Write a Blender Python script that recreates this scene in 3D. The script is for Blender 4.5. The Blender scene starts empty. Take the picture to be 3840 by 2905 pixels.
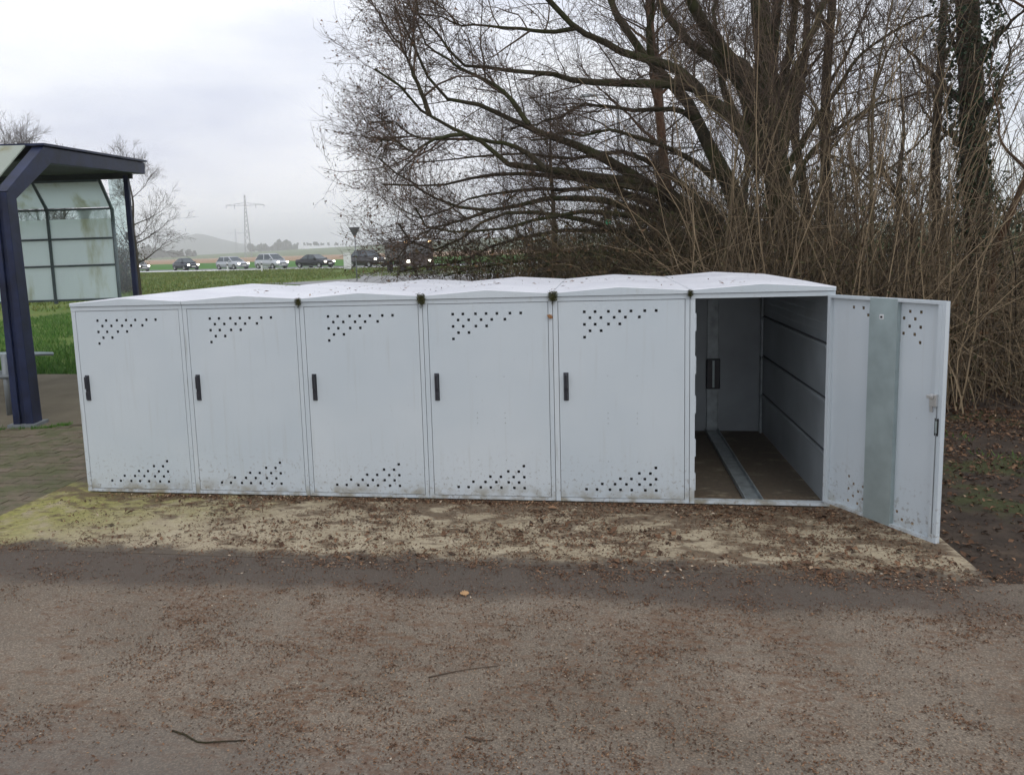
import bpy, bmesh, math, random
import numpy as np
from mathutils import Vector, Matrix

# ------------------------------------------------------------------ camera, world, sun, exposure
scene = bpy.context.scene
COL = scene.collection
FPX, CPOS = 2943.55, np.array([3.82369, -5.19907, 1.73908])
YAW, PITCH, ROLL = 0.165443, -0.129499, -0.0320978
PPX, PPY, PW, PH = 1761.2, 1312.5, 3840.0, 2905.0
_f = np.array([-math.sin(YAW)*math.cos(PITCH), math.cos(YAW)*math.cos(PITCH), math.sin(PITCH)])
_r = np.array([math.cos(YAW), math.sin(YAW), 0.0]); _u = np.cross(_r, _f)
_r2 = math.cos(ROLL)*_r + math.sin(ROLL)*_u; _u2 = math.cos(ROLL)*_u - math.sin(ROLL)*_r
cam = bpy.data.objects.new('camera', bpy.data.cameras.new('camera')); COL.objects.link(cam)
cam.data.sensor_fit = 'HORIZONTAL'; cam.data.sensor_width = 36.0
cam.data.lens = 36.0*FPX/PW
cam.data.shift_x = -(PPX - PW/2)/PW
cam.data.shift_y = (PPY - PH/2)/PW
cam.data.clip_start = 0.05; cam.data.clip_end = 20000
M = Matrix.Identity(4)
for i in range(3):
    M[i][0], M[i][1], M[i][2], M[i][3] = _r2[i], _u2[i], -_f[i], CPOS[i]
cam.matrix_world = M
scene.camera = cam

SUN_EL, SUN_AZ = math.radians(48), math.radians(150)
world = bpy.data.worlds.new('World'); scene.world = world; world.use_nodes = True
wn = world.node_tree; wn.nodes.clear()
def N(nt, t, **kw):
    n = nt.nodes.new(t)
    for k, v in kw.items():
        if k in n.inputs: n.inputs[k].default_value = v
        else: setattr(n, k, v)
    return n
sky = N(wn, 'ShaderNodeTexSky', sky_type='NISHITA', sun_disc=False, sun_elevation=SUN_EL, sun_rotation=SUN_AZ,
        air_density=2.0, dust_density=4.0, ozone_density=1.0)
bg1 = N(wn, 'ShaderNodeBackground', Strength=0.08)
wn.links.new(sky.outputs[0], bg1.inputs[0])
tc = N(wn, 'ShaderNodeTexCoord')
mp = N(wn, 'ShaderNodeMapping'); mp.inputs['Scale'].default_value = (1.0, 1.0, 3.2)
wn.links.new(tc.outputs['Generated'], mp.inputs[0])
nz = N(wn, 'ShaderNodeTexNoise', Scale=2.6, Detail=5.0, Roughness=0.5)
wn.links.new(mp.outputs[0], nz.inputs['Vector'])
cr = N(wn, 'ShaderNodeValToRGB')
cr.color_ramp.elements[0].position = 0.34; cr.color_ramp.elements[0].color = (0.60, 0.635, 0.76, 1)
cr.color_ramp.elements[1].position = 0.60; cr.color_ramp.elements[1].color = (0.87, 0.885, 0.935, 1)
wn.links.new(nz.outputs['Fac'], cr.inputs[0])
bg2 = N(wn, 'ShaderNodeBackground', Strength=1.22)
wn.links.new(cr.outputs[0], bg2.inputs[0])
mx = N(wn, 'ShaderNodeMixShader', Fac=0.93)
wn.links.new(bg1.outputs[0], mx.inputs[1]); wn.links.new(bg2.outputs[0], mx.inputs[2])
wo = N(wn, 'ShaderNodeOutputWorld'); wn.links.new(mx.outputs[0], wo.inputs[0])

sl = bpy.data.lights.new('sun', 'SUN'); sl.energy = 0.7; sl.angle = math.radians(40); sl.color = (1.0, 0.97, 0.92)
so = bpy.data.objects.new('sun', sl); COL.objects.link(so)
sd = Vector((math.sin(SUN_AZ)*math.cos(SUN_EL), math.cos(SUN_AZ)*math.cos(SUN_EL), math.sin(SUN_EL)))
so.rotation_euler = sd.to_track_quat('Z', 'Y').to_euler(); so.location = (0, -10, 20)
scene.view_settings.view_transform = 'Standard'; scene.view_settings.look = 'None'
scene.view_settings.exposure = 0.12; scene.view_settings.gamma = 1.0
scene.render.engine = 'CYCLES'
scene.cycles.use_denoising = True
scene.cycles.volume_bounces = 1
scene.cycles.max_bounces = 5; scene.cycles.diffuse_bounces = 3; scene.cycles.adaptive_threshold = .02; scene.cycles.transparent_max_bounces = 12

# ------------------------------------------------------------------ photo pixel (2211 px wide view) to place
KP = PW/2211.0
def ray(x, y):
    return _f + _r2*((x*KP-PPX)/FPX) - _u2*((y*KP-PPY)/FPX)
def gr(x, y, z=0.0):
    d = ray(x, y); return CPOS + d*((z-CPOS[2])/d[2])
def aty(x, y, Y):
    d = ray(x, y); return CPOS + d*((Y-CPOS[1])/d[1])

# ------------------------------------------------------------------ helpers
rs = np.random.RandomState(7)
random.seed(7)
def tag(o, label=None, cat=None, group=None, kind=None):
    if label: o['label'] = label
    if cat: o['category'] = cat
    if group: o['group'] = group
    if kind: o['kind'] = kind
    return o
def link(o, parent=None):
    COL.objects.link(o)
    if parent is not None: o.parent = parent
    return o
def empty(name, loc=(0, 0, 0), rz=0.0):
    o = bpy.data.objects.new(name, None); o.empty_display_size = 0.2
    o.location = loc; o.rotation_euler = (0, 0, rz); COL.objects.link(o); return o
def npmesh(name, verts, quads=None, tris=None, smooth=False, mats=()):
    me = bpy.data.meshes.new(name)
    verts = np.asarray(verts, np.float32).reshape(-1, 3)
    q = np.zeros((0, 4), np.int32) if quads is None else np.asarray(quads, np.int32).reshape(-1, 4)
    t = np.zeros((0, 3), np.int32) if tris is None else np.asarray(tris, np.int32).reshape(-1, 3)
    me.vertices.add(len(verts)); me.vertices.foreach_set('co', verts.ravel())
    loops = np.concatenate([q.ravel(), t.ravel()])
    me.loops.add(len(loops)); me.loops.foreach_set('vertex_index', loops)
    nf = len(q)+len(t)
    st = np.concatenate([np.arange(len(q))*4, len(q)*4+np.arange(len(t))*3]).astype(np.int32)
    me.polygons.add(nf); me.polygons.foreach_set('loop_start', st)
    try: me.polygons.foreach_set('loop_total', np.concatenate([np.full(len(q), 4), np.full(len(t), 3)]).astype(np.int32))
    except Exception: pass
    me.update(calc_edges=True); me.validate()
    me.polygons.foreach_set('use_smooth', np.full(len(me.polygons), bool(smooth)))
    for m in mats: me.materials.append(m)
    return me
class MB:
    """collects boxes, prisms and tubes; build() links them as one mesh object"""
    def __init__(s): s.v = []; s.q = []; s.t = []; s.n = 0
    def add(s, v, q=None, t=None):
        v = np.asarray(v, float).reshape(-1, 3)
        if q is not None and len(q): s.q.append(np.asarray(q, int).reshape(-1, 4)+s.n)
        if t is not None and len(t): s.t.append(np.asarray(t, int).reshape(-1, 3)+s.n)
        s.v.append(v); s.n += len(v); return s
    def box(s, x0, x1, y0, y1, z0, z1):
        v = [(x, y, z) for z in (z0, z1) for y in (y0, y1) for x in (x0, x1)]
        return s.add(v, [(0, 2, 3, 1), (4, 5, 7, 6), (0, 1, 5, 4), (2, 6, 7, 3), (0, 4, 6, 2), (1, 3, 7, 5)])
    def hexa(s, bot, top):
        v = list(bot)+list(top)
        return s.add(v, [(3, 2, 1, 0), (4, 5, 6, 7), (0, 1, 5, 4), (1, 2, 6, 5), (2, 3, 7, 6), (3, 0, 4, 7)])
    def tube(s, pts, rad, k=6):
        P = np.asarray(pts, float)[None]; R = np.broadcast_to(np.asarray(rad, float), (P.shape[1],))[None]
        v, q = tubes(P, R, k); s.add(v, q)
        n = P.shape[1]
        s.t.append(np.array([(0, i+1, i) for i in range(1, k-1)])+s.n-n*k)
        b = s.n-k
        s.t.append(np.array([(0, i, i+1) for i in range(1, k-1)])+b); return s
    def bar(s, a, b, w, h=None):
        h = h or w
        a = np.asarray(a, float); b = np.asarray(b, float); t = b-a; t /= np.linalg.norm(t)
        ref = np.array([0, 0, 1.0]) if abs(t[2]) < .9 else np.array([1.0, 0, 0])
        u = np.cross(t, ref); u /= np.linalg.norm(u); v = np.cross(u, t)
        c = [(-w/2, -h/2), (w/2, -h/2), (w/2, h/2), (-w/2, h/2)]
        return s.hexa([a+u*i+v*j for i, j in c], [b+u*i+v*j for i, j in c])
    def mesh(s, name, mat=None, smooth=False):
        v = np.concatenate(s.v)
        q = np.concatenate(s.q) if s.q else None
        t = np.concatenate(s.t) if s.t else None
        return npmesh(name, v, q, t, smooth, [mat] if mat else [])
    def build(s, name, mat, parent=None, smooth=False, bevel=0.0):
        o = bpy.data.objects.new(name, s.mesh(name, mat, smooth)); link(o, parent)
        if bevel:
            b = o.modifiers.new('bevel', 'BEVEL'); b.width = bevel; b.segments = 2; b.limit_method = 'ANGLE'
        return o
def tubes(P, R, k=3):
    P = np.asarray(P, float); B, n = P.shape[:2]
    T = np.gradient(P, axis=1); T /= np.linalg.norm(T, axis=2, keepdims=True)+1e-12
    ref = np.where(np.abs(T[..., 2:3]) < .9, np.array([0, 0, 1.0]), np.array([1.0, 0, 0]))
    U = np.cross(T, ref); U /= np.linalg.norm(U, axis=2, keepdims=True)+1e-12
    V = np.cross(T, U)
    a = np.arange(k)*2*math.pi/k
    ring = np.cos(a)[None, None, :, None]*U[:, :, None]+np.sin(a)[None, None, :, None]*V[:, :, None]
    verts = P[:, :, None]+ring*np.asarray(R)[:, :, None, None]
    idx = np.arange(B*n*k).reshape(B, n, k)
    nx = np.roll(idx, -1, axis=2)
    q = np.stack([idx[:, :-1], nx[:, :-1], nx[:, 1:], idx[:, 1:]], -1).reshape(-1, 4)
    return verts.reshape(-1, 3), q
def unit(v): return v/(np.linalg.norm(v, axis=-1, keepdims=True)+1e-12)
def grow(P, R, m, L, ang, n2, up=0.0, wob=.15, curve=0.0, tmin=.15, rfac=.010, rmin=.0015, angs=.25, rk=.65, flat=None, lt=.45):
    """m side branches on every branch of P (B,n,3)"""
    B, n = P.shape[:2]; C = B*m
    pi = np.repeat(np.arange(B), m)
    t = tmin+(1-tmin)*rs.rand(C); f = t*(n-1); i = np.minimum(f.astype(int), n-2); w = (f-i)[:, None]
    pos = P[pi, i]*(1-w)+P[pi, i+1]*w
    T = unit(P[pi, i+1]-P[pi, i])
    rad = R[pi, i]*(1-w[:, 0])+R[pi, i+1]*w[:, 0]
    rv = rs.normal(size=(C, 3))
    if flat is not None: rv = rv+flat*rs.choice([-1, 1], C)[:, None]
    perp = unit(np.cross(T, np.cross(rv, T)))
    a = rs.normal(ang, angs, C)[:, None]
    d = T*np.cos(a)+perp*np.sin(a); d[:, 2] += up; d = unit(d)
    ln = rs.uniform(L[0], L[1], C)*(1.1-lt*t)
    pts = np.zeros((C, n2, 3)); pts[:, 0] = pos
    for j in range(1, n2):
        d = d+rs.normal(0, wob, (C, 3)); d[:, 2] += curve; d = unit(d)
        pts[:, j] = pts[:, j-1]+d*(ln/(n2-1))[:, None]
    r0 = np.minimum(rad*rk, rfac*ln)
    r0 = np.maximum(r0, rmin)
    rr = r0[:, None]+(rmin*.7-r0[:, None])*np.linspace(0, 1, n2)[None]
    return pts, rr
def smooth_path(p, n):
    p = np.asarray(p, float)
    q = np.concatenate([[2*p[0]-p[1]], p, [2*p[-1]-p[-2]]])
    s = np.concatenate([[0], np.cumsum(np.linalg.norm(np.diff(p, axis=0), axis=1))]); s /= s[-1]
    out = []
    for t in np.linspace(0, 1, n):
        i = min(np.searchsorted(s, t, side='right')-1, len(p)-2); u = (t-s[i])/(s[i+1]-s[i])
        a, b, c, d = q[i], q[i+1], q[i+2], q[i+3]
        out.append(.5*((2*b)+(c-a)*u+(2*a-5*b+4*c-d)*u*u+(3*b-a-3*c+d)*u**3))
    return np.array(out)
def leaves(pos, size, aspect=.55, curl=.25, tilt=None, yaw=None):
    """one folded leaf of four triangles (two quads) at each position"""
    n = len(pos); size = np.broadcast_to(size, (n,))
    a = unit(rs.normal(size=(n, 3)))
    if tilt is not None:   # lies nearly flat, tilted a little
        y = rs.uniform(0, 2*math.pi, n)
        a = np.stack([np.cos(y), np.sin(y), rs.normal(0, tilt, n)], 1); a = unit(a)
        nrm = unit(np.stack([rs.normal(0, tilt, n), rs.normal(0, tilt, n), np.ones(n)], 1))
        b = unit(np.cross(nrm, a)); c = np.cross(a, b)
    else:
        b = unit(np.cross(a, rs.normal(size=(n, 3)))); c = np.cross(a, b)
    s = size[:, None]; w = s*aspect*rs.uniform(.7, 1.2, (n, 1)); h = s*curl*rs.uniform(.2, 1.6, (n, 1))
    v = np.stack([pos-a*s*.5, pos+b*w*.5+c*h*.5-a*s*.08, pos+a*s*.5+c*h*.3, pos-b*w*.5+c*h*.5-a*s*.05], 1)
    idx = np.arange(n)[:, None]*4
    t = np.concatenate([idx+np.array([0, 1, 2]), idx+np.array([0, 2, 3])])
    return v.reshape(-1, 3), t
def copy_tree(o, parent=None):
    c = o.copy(); COL.objects.link(c); c.parent = parent
    for ch in list(o.children): copy_tree(ch, c)
    return c
# numpy value noise for placing things unevenly
_perm = np.random.RandomState(3).rand(64, 64)
def vnoise(x, y):
    xi = np.floor(x).astype(int); yi = np.floor(y).astype(int); fx = x-xi; fy = y-yi
    fx = fx*fx*(3-2*fx); fy = fy*fy*(3-2*fy)
    g = lambda a, b: _perm[a % 64, b % 64]
    return (g(xi, yi)*(1-fx)+g(xi+1, yi)*fx)*(1-fy)+(g(xi, yi+1)*(1-fx)+g(xi+1, yi+1)*fx)*fy
def fbm(x, y, o=4):
    s = 0; a = .5
    for _ in range(o): s = s+a*vnoise(x, y); x = x*2.03+17.1; y = y*2.03+5.3; a *= .5
    return s

# ------------------------------------------------------------------ materials
def newmat(name):
    m = bpy.data.materials.new(name); m.use_nodes = True; nt = m.node_tree; nt.nodes.clear()
    out = N(nt, 'ShaderNodeOutputMaterial'); b = N(nt, 'ShaderNodeBsdfPrincipled'); nt.links.new(b.outputs[0], out.inputs[0])
    return m, nt, b
def ramp(nt, fac, stops):
    r = N(nt, 'ShaderNodeValToRGB'); e = r.color_ramp.elements
    e[0].position, e[0].color = stops[0][0], (*stops[0][1], 1)
    e[1].position, e[1].color = stops[-1][0], (*stops[-1][1], 1)
    for p, c in stops[1:-1]:
        x = e.new(p); x.color = (*c, 1)
    nt.links.new(fac, r.inputs[0]); return r.outputs[0]
def noise(nt, vec, scale, detail=4.0, rough=.55, stretch=None):
    n = N(nt, 'ShaderNodeTexNoise', Scale=scale, Detail=detail, Roughness=rough)
    if stretch:
        m = N(nt, 'ShaderNodeMapping'); m.inputs['Scale'].default_value = stretch
        nt.links.new(vec, m.inputs[0]); vec = m.outputs[0]
    nt.links.new(vec, n.inputs['Vector']); return n.outputs['Fac']
def mix(nt, fac, a, b, mode='MIX'):
    m = N(nt, 'ShaderNodeMix', data_type='RGBA', blend_type=mode)
    for sock, v in ((m.inputs[0], fac), (m.inputs[6], a), (m.inputs[7], b)):
        if hasattr(v, 'is_linked'): nt.links.new(v, sock)
        elif isinstance(v, (int, float)): sock.default_value = v
        else: sock.default_value = (*v, 1)
    return m.outputs[2]
def math_(nt, op, a, b=None, clamp=False):
    m = N(nt, 'ShaderNodeMath', operation=op, use_clamp=clamp)
    for s, v in ((m.inputs[0], a), (m.inputs[1], b)):
        if v is None: continue
        if hasattr(v, 'is_linked'): nt.links.new(v, s)
        else: s.default_value = v
    return m.outputs[0]
def sstep(nt, x, a, b):
    m = N(nt, 'ShaderNodeMapRange', interpolation_type='SMOOTHSTEP')
    nt.links.new(x, m.inputs['Value']); m.inputs['From Min'].default_value = a; m.inputs['From Max'].default_value = b
    return m.outputs[0]
def bump(nt, b, h, strength=.3, dist=.01):
    n = N(nt, 'ShaderNodeBump', Strength=strength, Distance=dist); nt.links.new(h, n.inputs['Height']); nt.links.new(n.outputs[0], b.inputs['Normal'])
def wpos(nt): return N(nt, 'ShaderNodeNewGeometry').outputs['Position']
def ocoord(nt, rand=True):
    t = N(nt, 'ShaderNodeTexCoord'); v = t.outputs['Object']
    if rand:
        oi = N(nt, 'ShaderNodeObjectInfo'); vm = N(nt, 'ShaderNodeVectorMath', operation='ADD')
        sc = N(nt, 'ShaderNodeMath', operation='MULTIPLY'); sc.inputs[1].default_value = 37.0
        nt.links.new(oi.outputs['Random'], sc.inputs[0])
        nt.links.new(v, vm.inputs[0]); nt.links.new(sc.outputs[0], vm.inputs[1]); v = vm.outputs[0]
    return v
def sep(nt, v):
    s = N(nt, 'ShaderNodeSeparateXYZ'); nt.links.new(v, s.inputs[0]); return s.outputs
def simple(name, col, rough=.6, metal=0.0, var=.0, scale=6.0, spec=.5, bmp=0.0):
    m, nt, b = newmat(name); b.inputs['Roughness'].default_value = rough; b.inputs['Metallic'].default_value = metal
    b.inputs['Specular IOR Level'].default_value = spec
    if var:
        f = noise(nt, ocoord(nt), scale, 5.0)
        c = ramp(nt, f, [(.3, tuple(x*(1-var) for x in col)), (.7, tuple(min(1, x*(1+var)) for x in col))])
        nt.links.new(c, b.inputs['Base Color'])
        if bmp: bump(nt, b, f, bmp, .01)
    else: b.inputs['Base Color'].default_value = (*col, 1)
    return m
def island(name, stops, rough=.8, back=0.0):
    m, nt, b = newmat(name); g = N(nt, 'ShaderNodeNewGeometry')
    c = ramp(nt, g.outputs['Random Per Island'], stops); nt.links.new(c, b.inputs['Base Color'])
    b.inputs['Roughness'].default_value = rough; b.inputs['Specular IOR Level'].default_value = .25
    return m
def emit(name, col, s):
    m = bpy.data.materials.new(name); m.use_nodes = True; nt = m.node_tree; nt.nodes.clear()
    e = N(nt, 'ShaderNodeEmission', Strength=s); e.inputs[0].default_value = (*col, 1)
    o = N(nt, 'ShaderNodeOutputMaterial'); nt.links.new(e.outputs[0], o.inputs[0]); return m

def m_paint():
    m, nt, b = newmat('locker_paint'); v = ocoord(nt); lv = ocoord(nt, False)
    base = ramp(nt, noise(nt, v, 1.1, 3.0), [(.3, (.485, .545, .580)), (.7, (.550, .600, .625))])
    x, y, z = sep(nt, lv)
    # grime running down at the seams of each unit
    e0 = math_(nt, 'ABSOLUTE', math_(nt, 'SUBTRACT', x, .44)); edge = sstep(nt, e0, .418, .436)
    st = sstep(nt, noise(nt, v, 5.0, 5.0, .6, (7, 7, .45)), .58, .74)
    g1 = math_(nt, 'MULTIPLY', edge, st)
    base = mix(nt, math_(nt, 'MULTIPLY', g1, .5), base, (.17, .155, .10))
    # splashes of soil low down
    lowm = sstep(nt, z, .45, .02); sp = sstep(nt, noise(nt, v, 42.0, 3.0, .6), .575, .66)
    base = mix(nt, math_(nt, 'MULTIPLY', math_(nt, 'MULTIPLY', lowm, sp), .55), base, (.16, .12, .08))
    lo2 = sstep(nt, z, .16, .0); base = mix(nt, math_(nt, 'MULTIPLY', lo2, sstep(nt, noise(nt, v, 9.0, 4.0), .40, .68)), base, (.27, .25, .19))
    # faint vertical streaks and specks
    s2 = sstep(nt, noise(nt, v, 6.0, 4.0, .5, (6, 6, .3)), .55, .8)
    base = mix(nt, math_(nt, 'MULTIPLY', s2, .22), base, (.36, .36, .32))
    s3 = sstep(nt, noise(nt, v, 75.0, 2.0), .735, .77); base = mix(nt, math_(nt, 'MULTIPLY', s3, .6), base, (.14, .12, .10))
    nt.links.new(base, b.inputs['Base Color'])
    b.inputs['Roughness'].default_value = .36; b.inputs['Specular IOR Level'].default_value = .45
    bump(nt, b, noise(nt, v, 2.6, 2.5), .30, .014)
    return m
def m_roof():
    m, nt, b = newmat('locker_roof_paint'); v = wpos(nt)
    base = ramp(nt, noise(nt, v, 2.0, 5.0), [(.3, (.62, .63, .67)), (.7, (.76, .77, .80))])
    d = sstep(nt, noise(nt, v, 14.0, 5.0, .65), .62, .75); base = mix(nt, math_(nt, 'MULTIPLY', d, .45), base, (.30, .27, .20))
    nt.links.new(base, b.inputs['Base Color']); b.inputs['Roughness'].default_value = .5
    return m
def m_asphalt():
    m, nt, b = newmat('asphalt'); v = wpos(nt); x, y, z = sep(nt, v)
    c = ramp(nt, noise(nt, v, 1.1, 5.0, .6), [(.3, (.196, .164, .128)), (.7, (.312, .265, .212))])
    gch = noise(nt, v, 120.0, 3.0, .7); c = mix(nt, .62, c, ramp(nt, gch, [(.33, (.05, .045, .04)), (.5, (.20, .18, .155)), (.66, (.58, .54, .48))]), 'OVERLAY')
    # reddish leaf mould trodden into the surface
    r = math_(nt, 'MULTIPLY', sstep(nt, noise(nt, v, 2.1, 4.0, .6), .42, .66), sstep(nt, noise(nt, v, 26.0, 4.0, .65, (1, 1.6, 1)), .45, .62))
    c = mix(nt, math_(nt, 'MULTIPLY', r, .80), c, (.125, .064, .034))
    r2 = math_(nt, 'MULTIPLY', sstep(nt, noise(nt, v, 9.0, 5.0, .7, (.8, 1.7, 1)), .50, .66), sstep(nt, noise(nt, v, .9, 3.0), .36, .6)); c = mix(nt, math_(nt, 'MULTIPLY', r2, .75), c, (.138, .076, .042))
    # dark damp strip along the slab
    wob = math_(nt, 'MULTIPLY', math_(nt, 'SUBTRACT', noise(nt, v, 1.7, 4.0), .5), .34)
    yy = math_(nt, 'ADD', y, wob)
    band = math_(nt, 'MULTIPLY', sstep(nt, yy, -1.58, -1.40), sstep(nt, x, 6.6, 5.0))
    c = mix(nt, math_(nt, 'MULTIPLY', band, .80), c, (.074, .060, .049))
    fr = math_(nt, 'MULTIPLY', sstep(nt, yy, -2.55, -3.0), .45); c = mix(nt, fr, c, (.135, .120, .108))
    nt.links.new(c, b.inputs['Base Color']); b.inputs['Roughness'].default_value = .85; b.inputs['Specular IOR Level'].default_value = .3
    bump(nt, b, gch, .55, .006); return m
def m_slab():
    m, nt, b = newmat('concrete'); v = wpos(nt); x, y, z = sep(nt, v)
    c = ramp(nt, noise(nt, v, 2.4, 6.0, .62), [(.25, (.27, .225, .155)), (.55, (.41, .352, .252)), (.8, (.51, .455, .35))])
    c = mix(nt, .35, c, ramp(nt, noise(nt, v, 60.0, 3.0), [(.3, (.2, .18, .15)), (.7, (.6, .57, .5))]), 'OVERLAY')
    # yellow-green moss at the left end
    ms = math_(nt, 'MULTIPLY', sstep(nt, math_(nt, 'ADD', math_(nt, 'ADD', x, math_(nt, 'MULTIPLY', y, -1.1)), math_(nt, 'MULTIPLY', noise(nt, v, 3.0, 4.0), 1.1)), 2.9, .75),
               sstep(nt, noise(nt, v, 4.5, 5.0, .65), .30, .52))
    c = mix(nt, math_(nt, 'MULTIPLY', ms, .9), c, ramp(nt, noise(nt, v, 22.0, 4.0), [(.3, (.16, .165, .03)), (.7, (.31, .29, .075))]))
    # rotted leaf dirt, thicker to the right and against the lockers
    n1 = noise(nt, v, 5.0, 6.0, .68, (.8, 1.5, 1))
    near = math_(nt, 'MULTIPLY', sstep(nt, y, -.55, -.02), .11); rt = math_(nt, 'MULTIPLY', sstep(nt, x, 0.3, 4.6), .085)
    dm = sstep(nt, math_(nt, 'ADD', n1, math_(nt, 'ADD', near, rt)), .53, .66)
    f2 = sstep(nt, noise(nt, v, 17.0, 6.0, .72, (.8, 1.5, 1)), .52, .64); c = mix(nt, math_(nt, 'MULTIPLY', f2, .55), c, (.17, .125, .075))
    c = mix(nt, math_(nt, 'MULTIPLY', dm, .85), c, ramp(nt, noise(nt, v, 30.0, 3.0), [(.3, (.060, .042, .027)), (.7, (.15, .098, .060))]))
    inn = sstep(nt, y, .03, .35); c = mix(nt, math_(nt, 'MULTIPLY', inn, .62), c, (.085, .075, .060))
    # mud that creeps over the front edge
    fe = sstep(nt, math_(nt, 'ADD', y, math_(nt, 'MULTIPLY', math_(nt, 'SUBTRACT', noise(nt, v, 1.9, 7.0, .68), .5), .62)), -.92, -1.05)
    c = mix(nt, math_(nt, 'MULTIPLY', fe, .9), c, (.080, .064, .051))
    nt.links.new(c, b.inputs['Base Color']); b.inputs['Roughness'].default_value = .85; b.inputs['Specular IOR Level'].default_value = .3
    bump(nt, b, n1, .4, .012); return m
def m_soil():
    m, nt, b = newmat('soil'); v = wpos(nt)
    n1 = noise(nt, v, 6.0, 6.0, .7)
    c = ramp(nt, n1, [(.3, (.022, .016, .012)), (.55, (.055, .040, .028)), (.75, (.10, .070, .046))])
    g = sstep(nt, noise(nt, v, 1.3, 4.0), .53, .62); c = mix(nt, math_(nt, 'MULTIPLY', g, .75), c, (.050, .062, .018))
    nt.links.new(c, b.inputs['Base Color']); b.inputs['Roughness'].default_value = .9; b.inputs['Specular IOR Level'].default_value = .3
    bump(nt, b, n1, .8, .03); return m
def m_grass(name='grass_ground', g=(.072, .145, .020), o=(.125, .155, .034)):
    m, nt, b = newmat(name); v = wpos(nt)
    c = ramp(nt, noise(nt, v, .35, 5.0, .6), [(.35, g), (.6, o)])
    c = mix(nt, .5, c, ramp(nt, noise(nt, v, 9.0, 5.0, .7), [(.3, (.25, .25, .2)), (.7, (.75, .75, .6))]), 'OVERLAY')
    nt.links.new(c, b.inputs['Base Color']); b.inputs['Roughness'].default_value = .9; b.inputs['Specular IOR Level'].default_value = .2; return m
def m_field(name, c1, c2, sc=.02, st=(1, 1, 1)):
    m, nt, b = newmat(name); v = wpos(nt)
    c = ramp(nt, noise(nt, v, sc, 6.0, .6, st), [(.3, c1), (.7, c2)])
    nt.links.new(c, b.inputs['Base Color']); b.inputs['Roughness'].default_value = .95; b.inputs['Specular IOR Level'].default_value = .1; return m
def m_bark(name, c1, c2, moss=(.07, .08, .025), mf=.5):
    m, nt, b = newmat(name); v = wpos(nt)
    n1 = noise(nt, v, 16.0, 5.0, .65, (1.5, 1.5, .5))
    c = ramp(nt, n1, [(.3, c1), (.7, c2)])
    if mf: c = mix(nt, math_(nt, 'MULTIPLY', sstep(nt, noise(nt, v, 3.5, 4.0), .42, .6), mf), c, moss)
    nt.links.new(c, b.inputs['Base Color']); b.inputs['Roughness'].default_value = .9; b.inputs['Specular IOR Level'].default_value = .2
    bump(nt, b, n1, .6, .02); return m
def m_paver():
    m, nt, b = newmat('paver'); v = wpos(nt); oi = N(nt, 'ShaderNodeObjectInfo')
    c = ramp(nt, oi.outputs['Random'], [(0, (.105, .085, .055)), (.5, (.13, .105, .065)), (1, (.15, .115, .08))])
    ms = sstep(nt, noise(nt, v, 3.2, 5.0, .65), .40, .62); c = mix(nt, math_(nt, 'MULTIPLY', ms, .75), c, (.075, .085, .026))
    c = mix(nt, .4, c, ramp(nt, noise(nt, v, 40.0, 3.0), [(.3, (.3, .3, .3)), (.7, (.7, .7, .7))]), 'OVERLAY')
    nt.links.new(c, b.inputs['Base Color']); b.inputs['Roughness'].default_value = .9; bump(nt, b, noise(nt, v, 40.0, 3.0), .3, .006); return m
def m_glass(name, col, dirt, clear):
    """dirty glass: a light-scattering film with clear glass where it is clean"""
    m = bpy.data.materials.new(name); m.use_nodes = True; nt = m.node_tree; nt.nodes.clear(); v = wpos(nt)
    n1 = noise(nt, v, 2.4, 5.0, .62, (1, 1, .3)); c = mix(nt, sstep(nt, n1, .52, .72), col, dirt)
    tr = N(nt, 'ShaderNodeBsdfTranslucent'); df = N(nt, 'ShaderNodeBsdfDiffuse'); gl = N(nt, 'ShaderNodeBsdfGlossy', Roughness=.12); tp = N(nt, 'ShaderNodeBsdfTransparent')
    tp.inputs[0].default_value = (.86, .93, .92, 1)
    nt.links.new(c, tr.inputs[0]); nt.links.new(c, df.inputs[0])
    a = N(nt, 'ShaderNodeMixShader', Fac=.45); nt.links.new(tr.outputs[0], a.inputs[1]); nt.links.new(df.outputs[0], a.inputs[2])
    b = N(nt, 'ShaderNodeMixShader'); nt.links.new(a.outputs[0], b.inputs[1]); nt.links.new(tp.outputs[0], b.inputs[2])
    nt.links.new(math_(nt, 'MULTIPLY', sstep(nt, n1, .75, .35), clear, True), b.inputs[0])
    d = N(nt, 'ShaderNodeMixShader', Fac=.06); nt.links.new(b.outputs[0], d.inputs[1]); nt.links.new(gl.outputs[0], d.inputs[2])
    o = N(nt, 'ShaderNodeOutputMaterial'); nt.links.new(d.outputs[0], o.inputs[0]); return m

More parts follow.
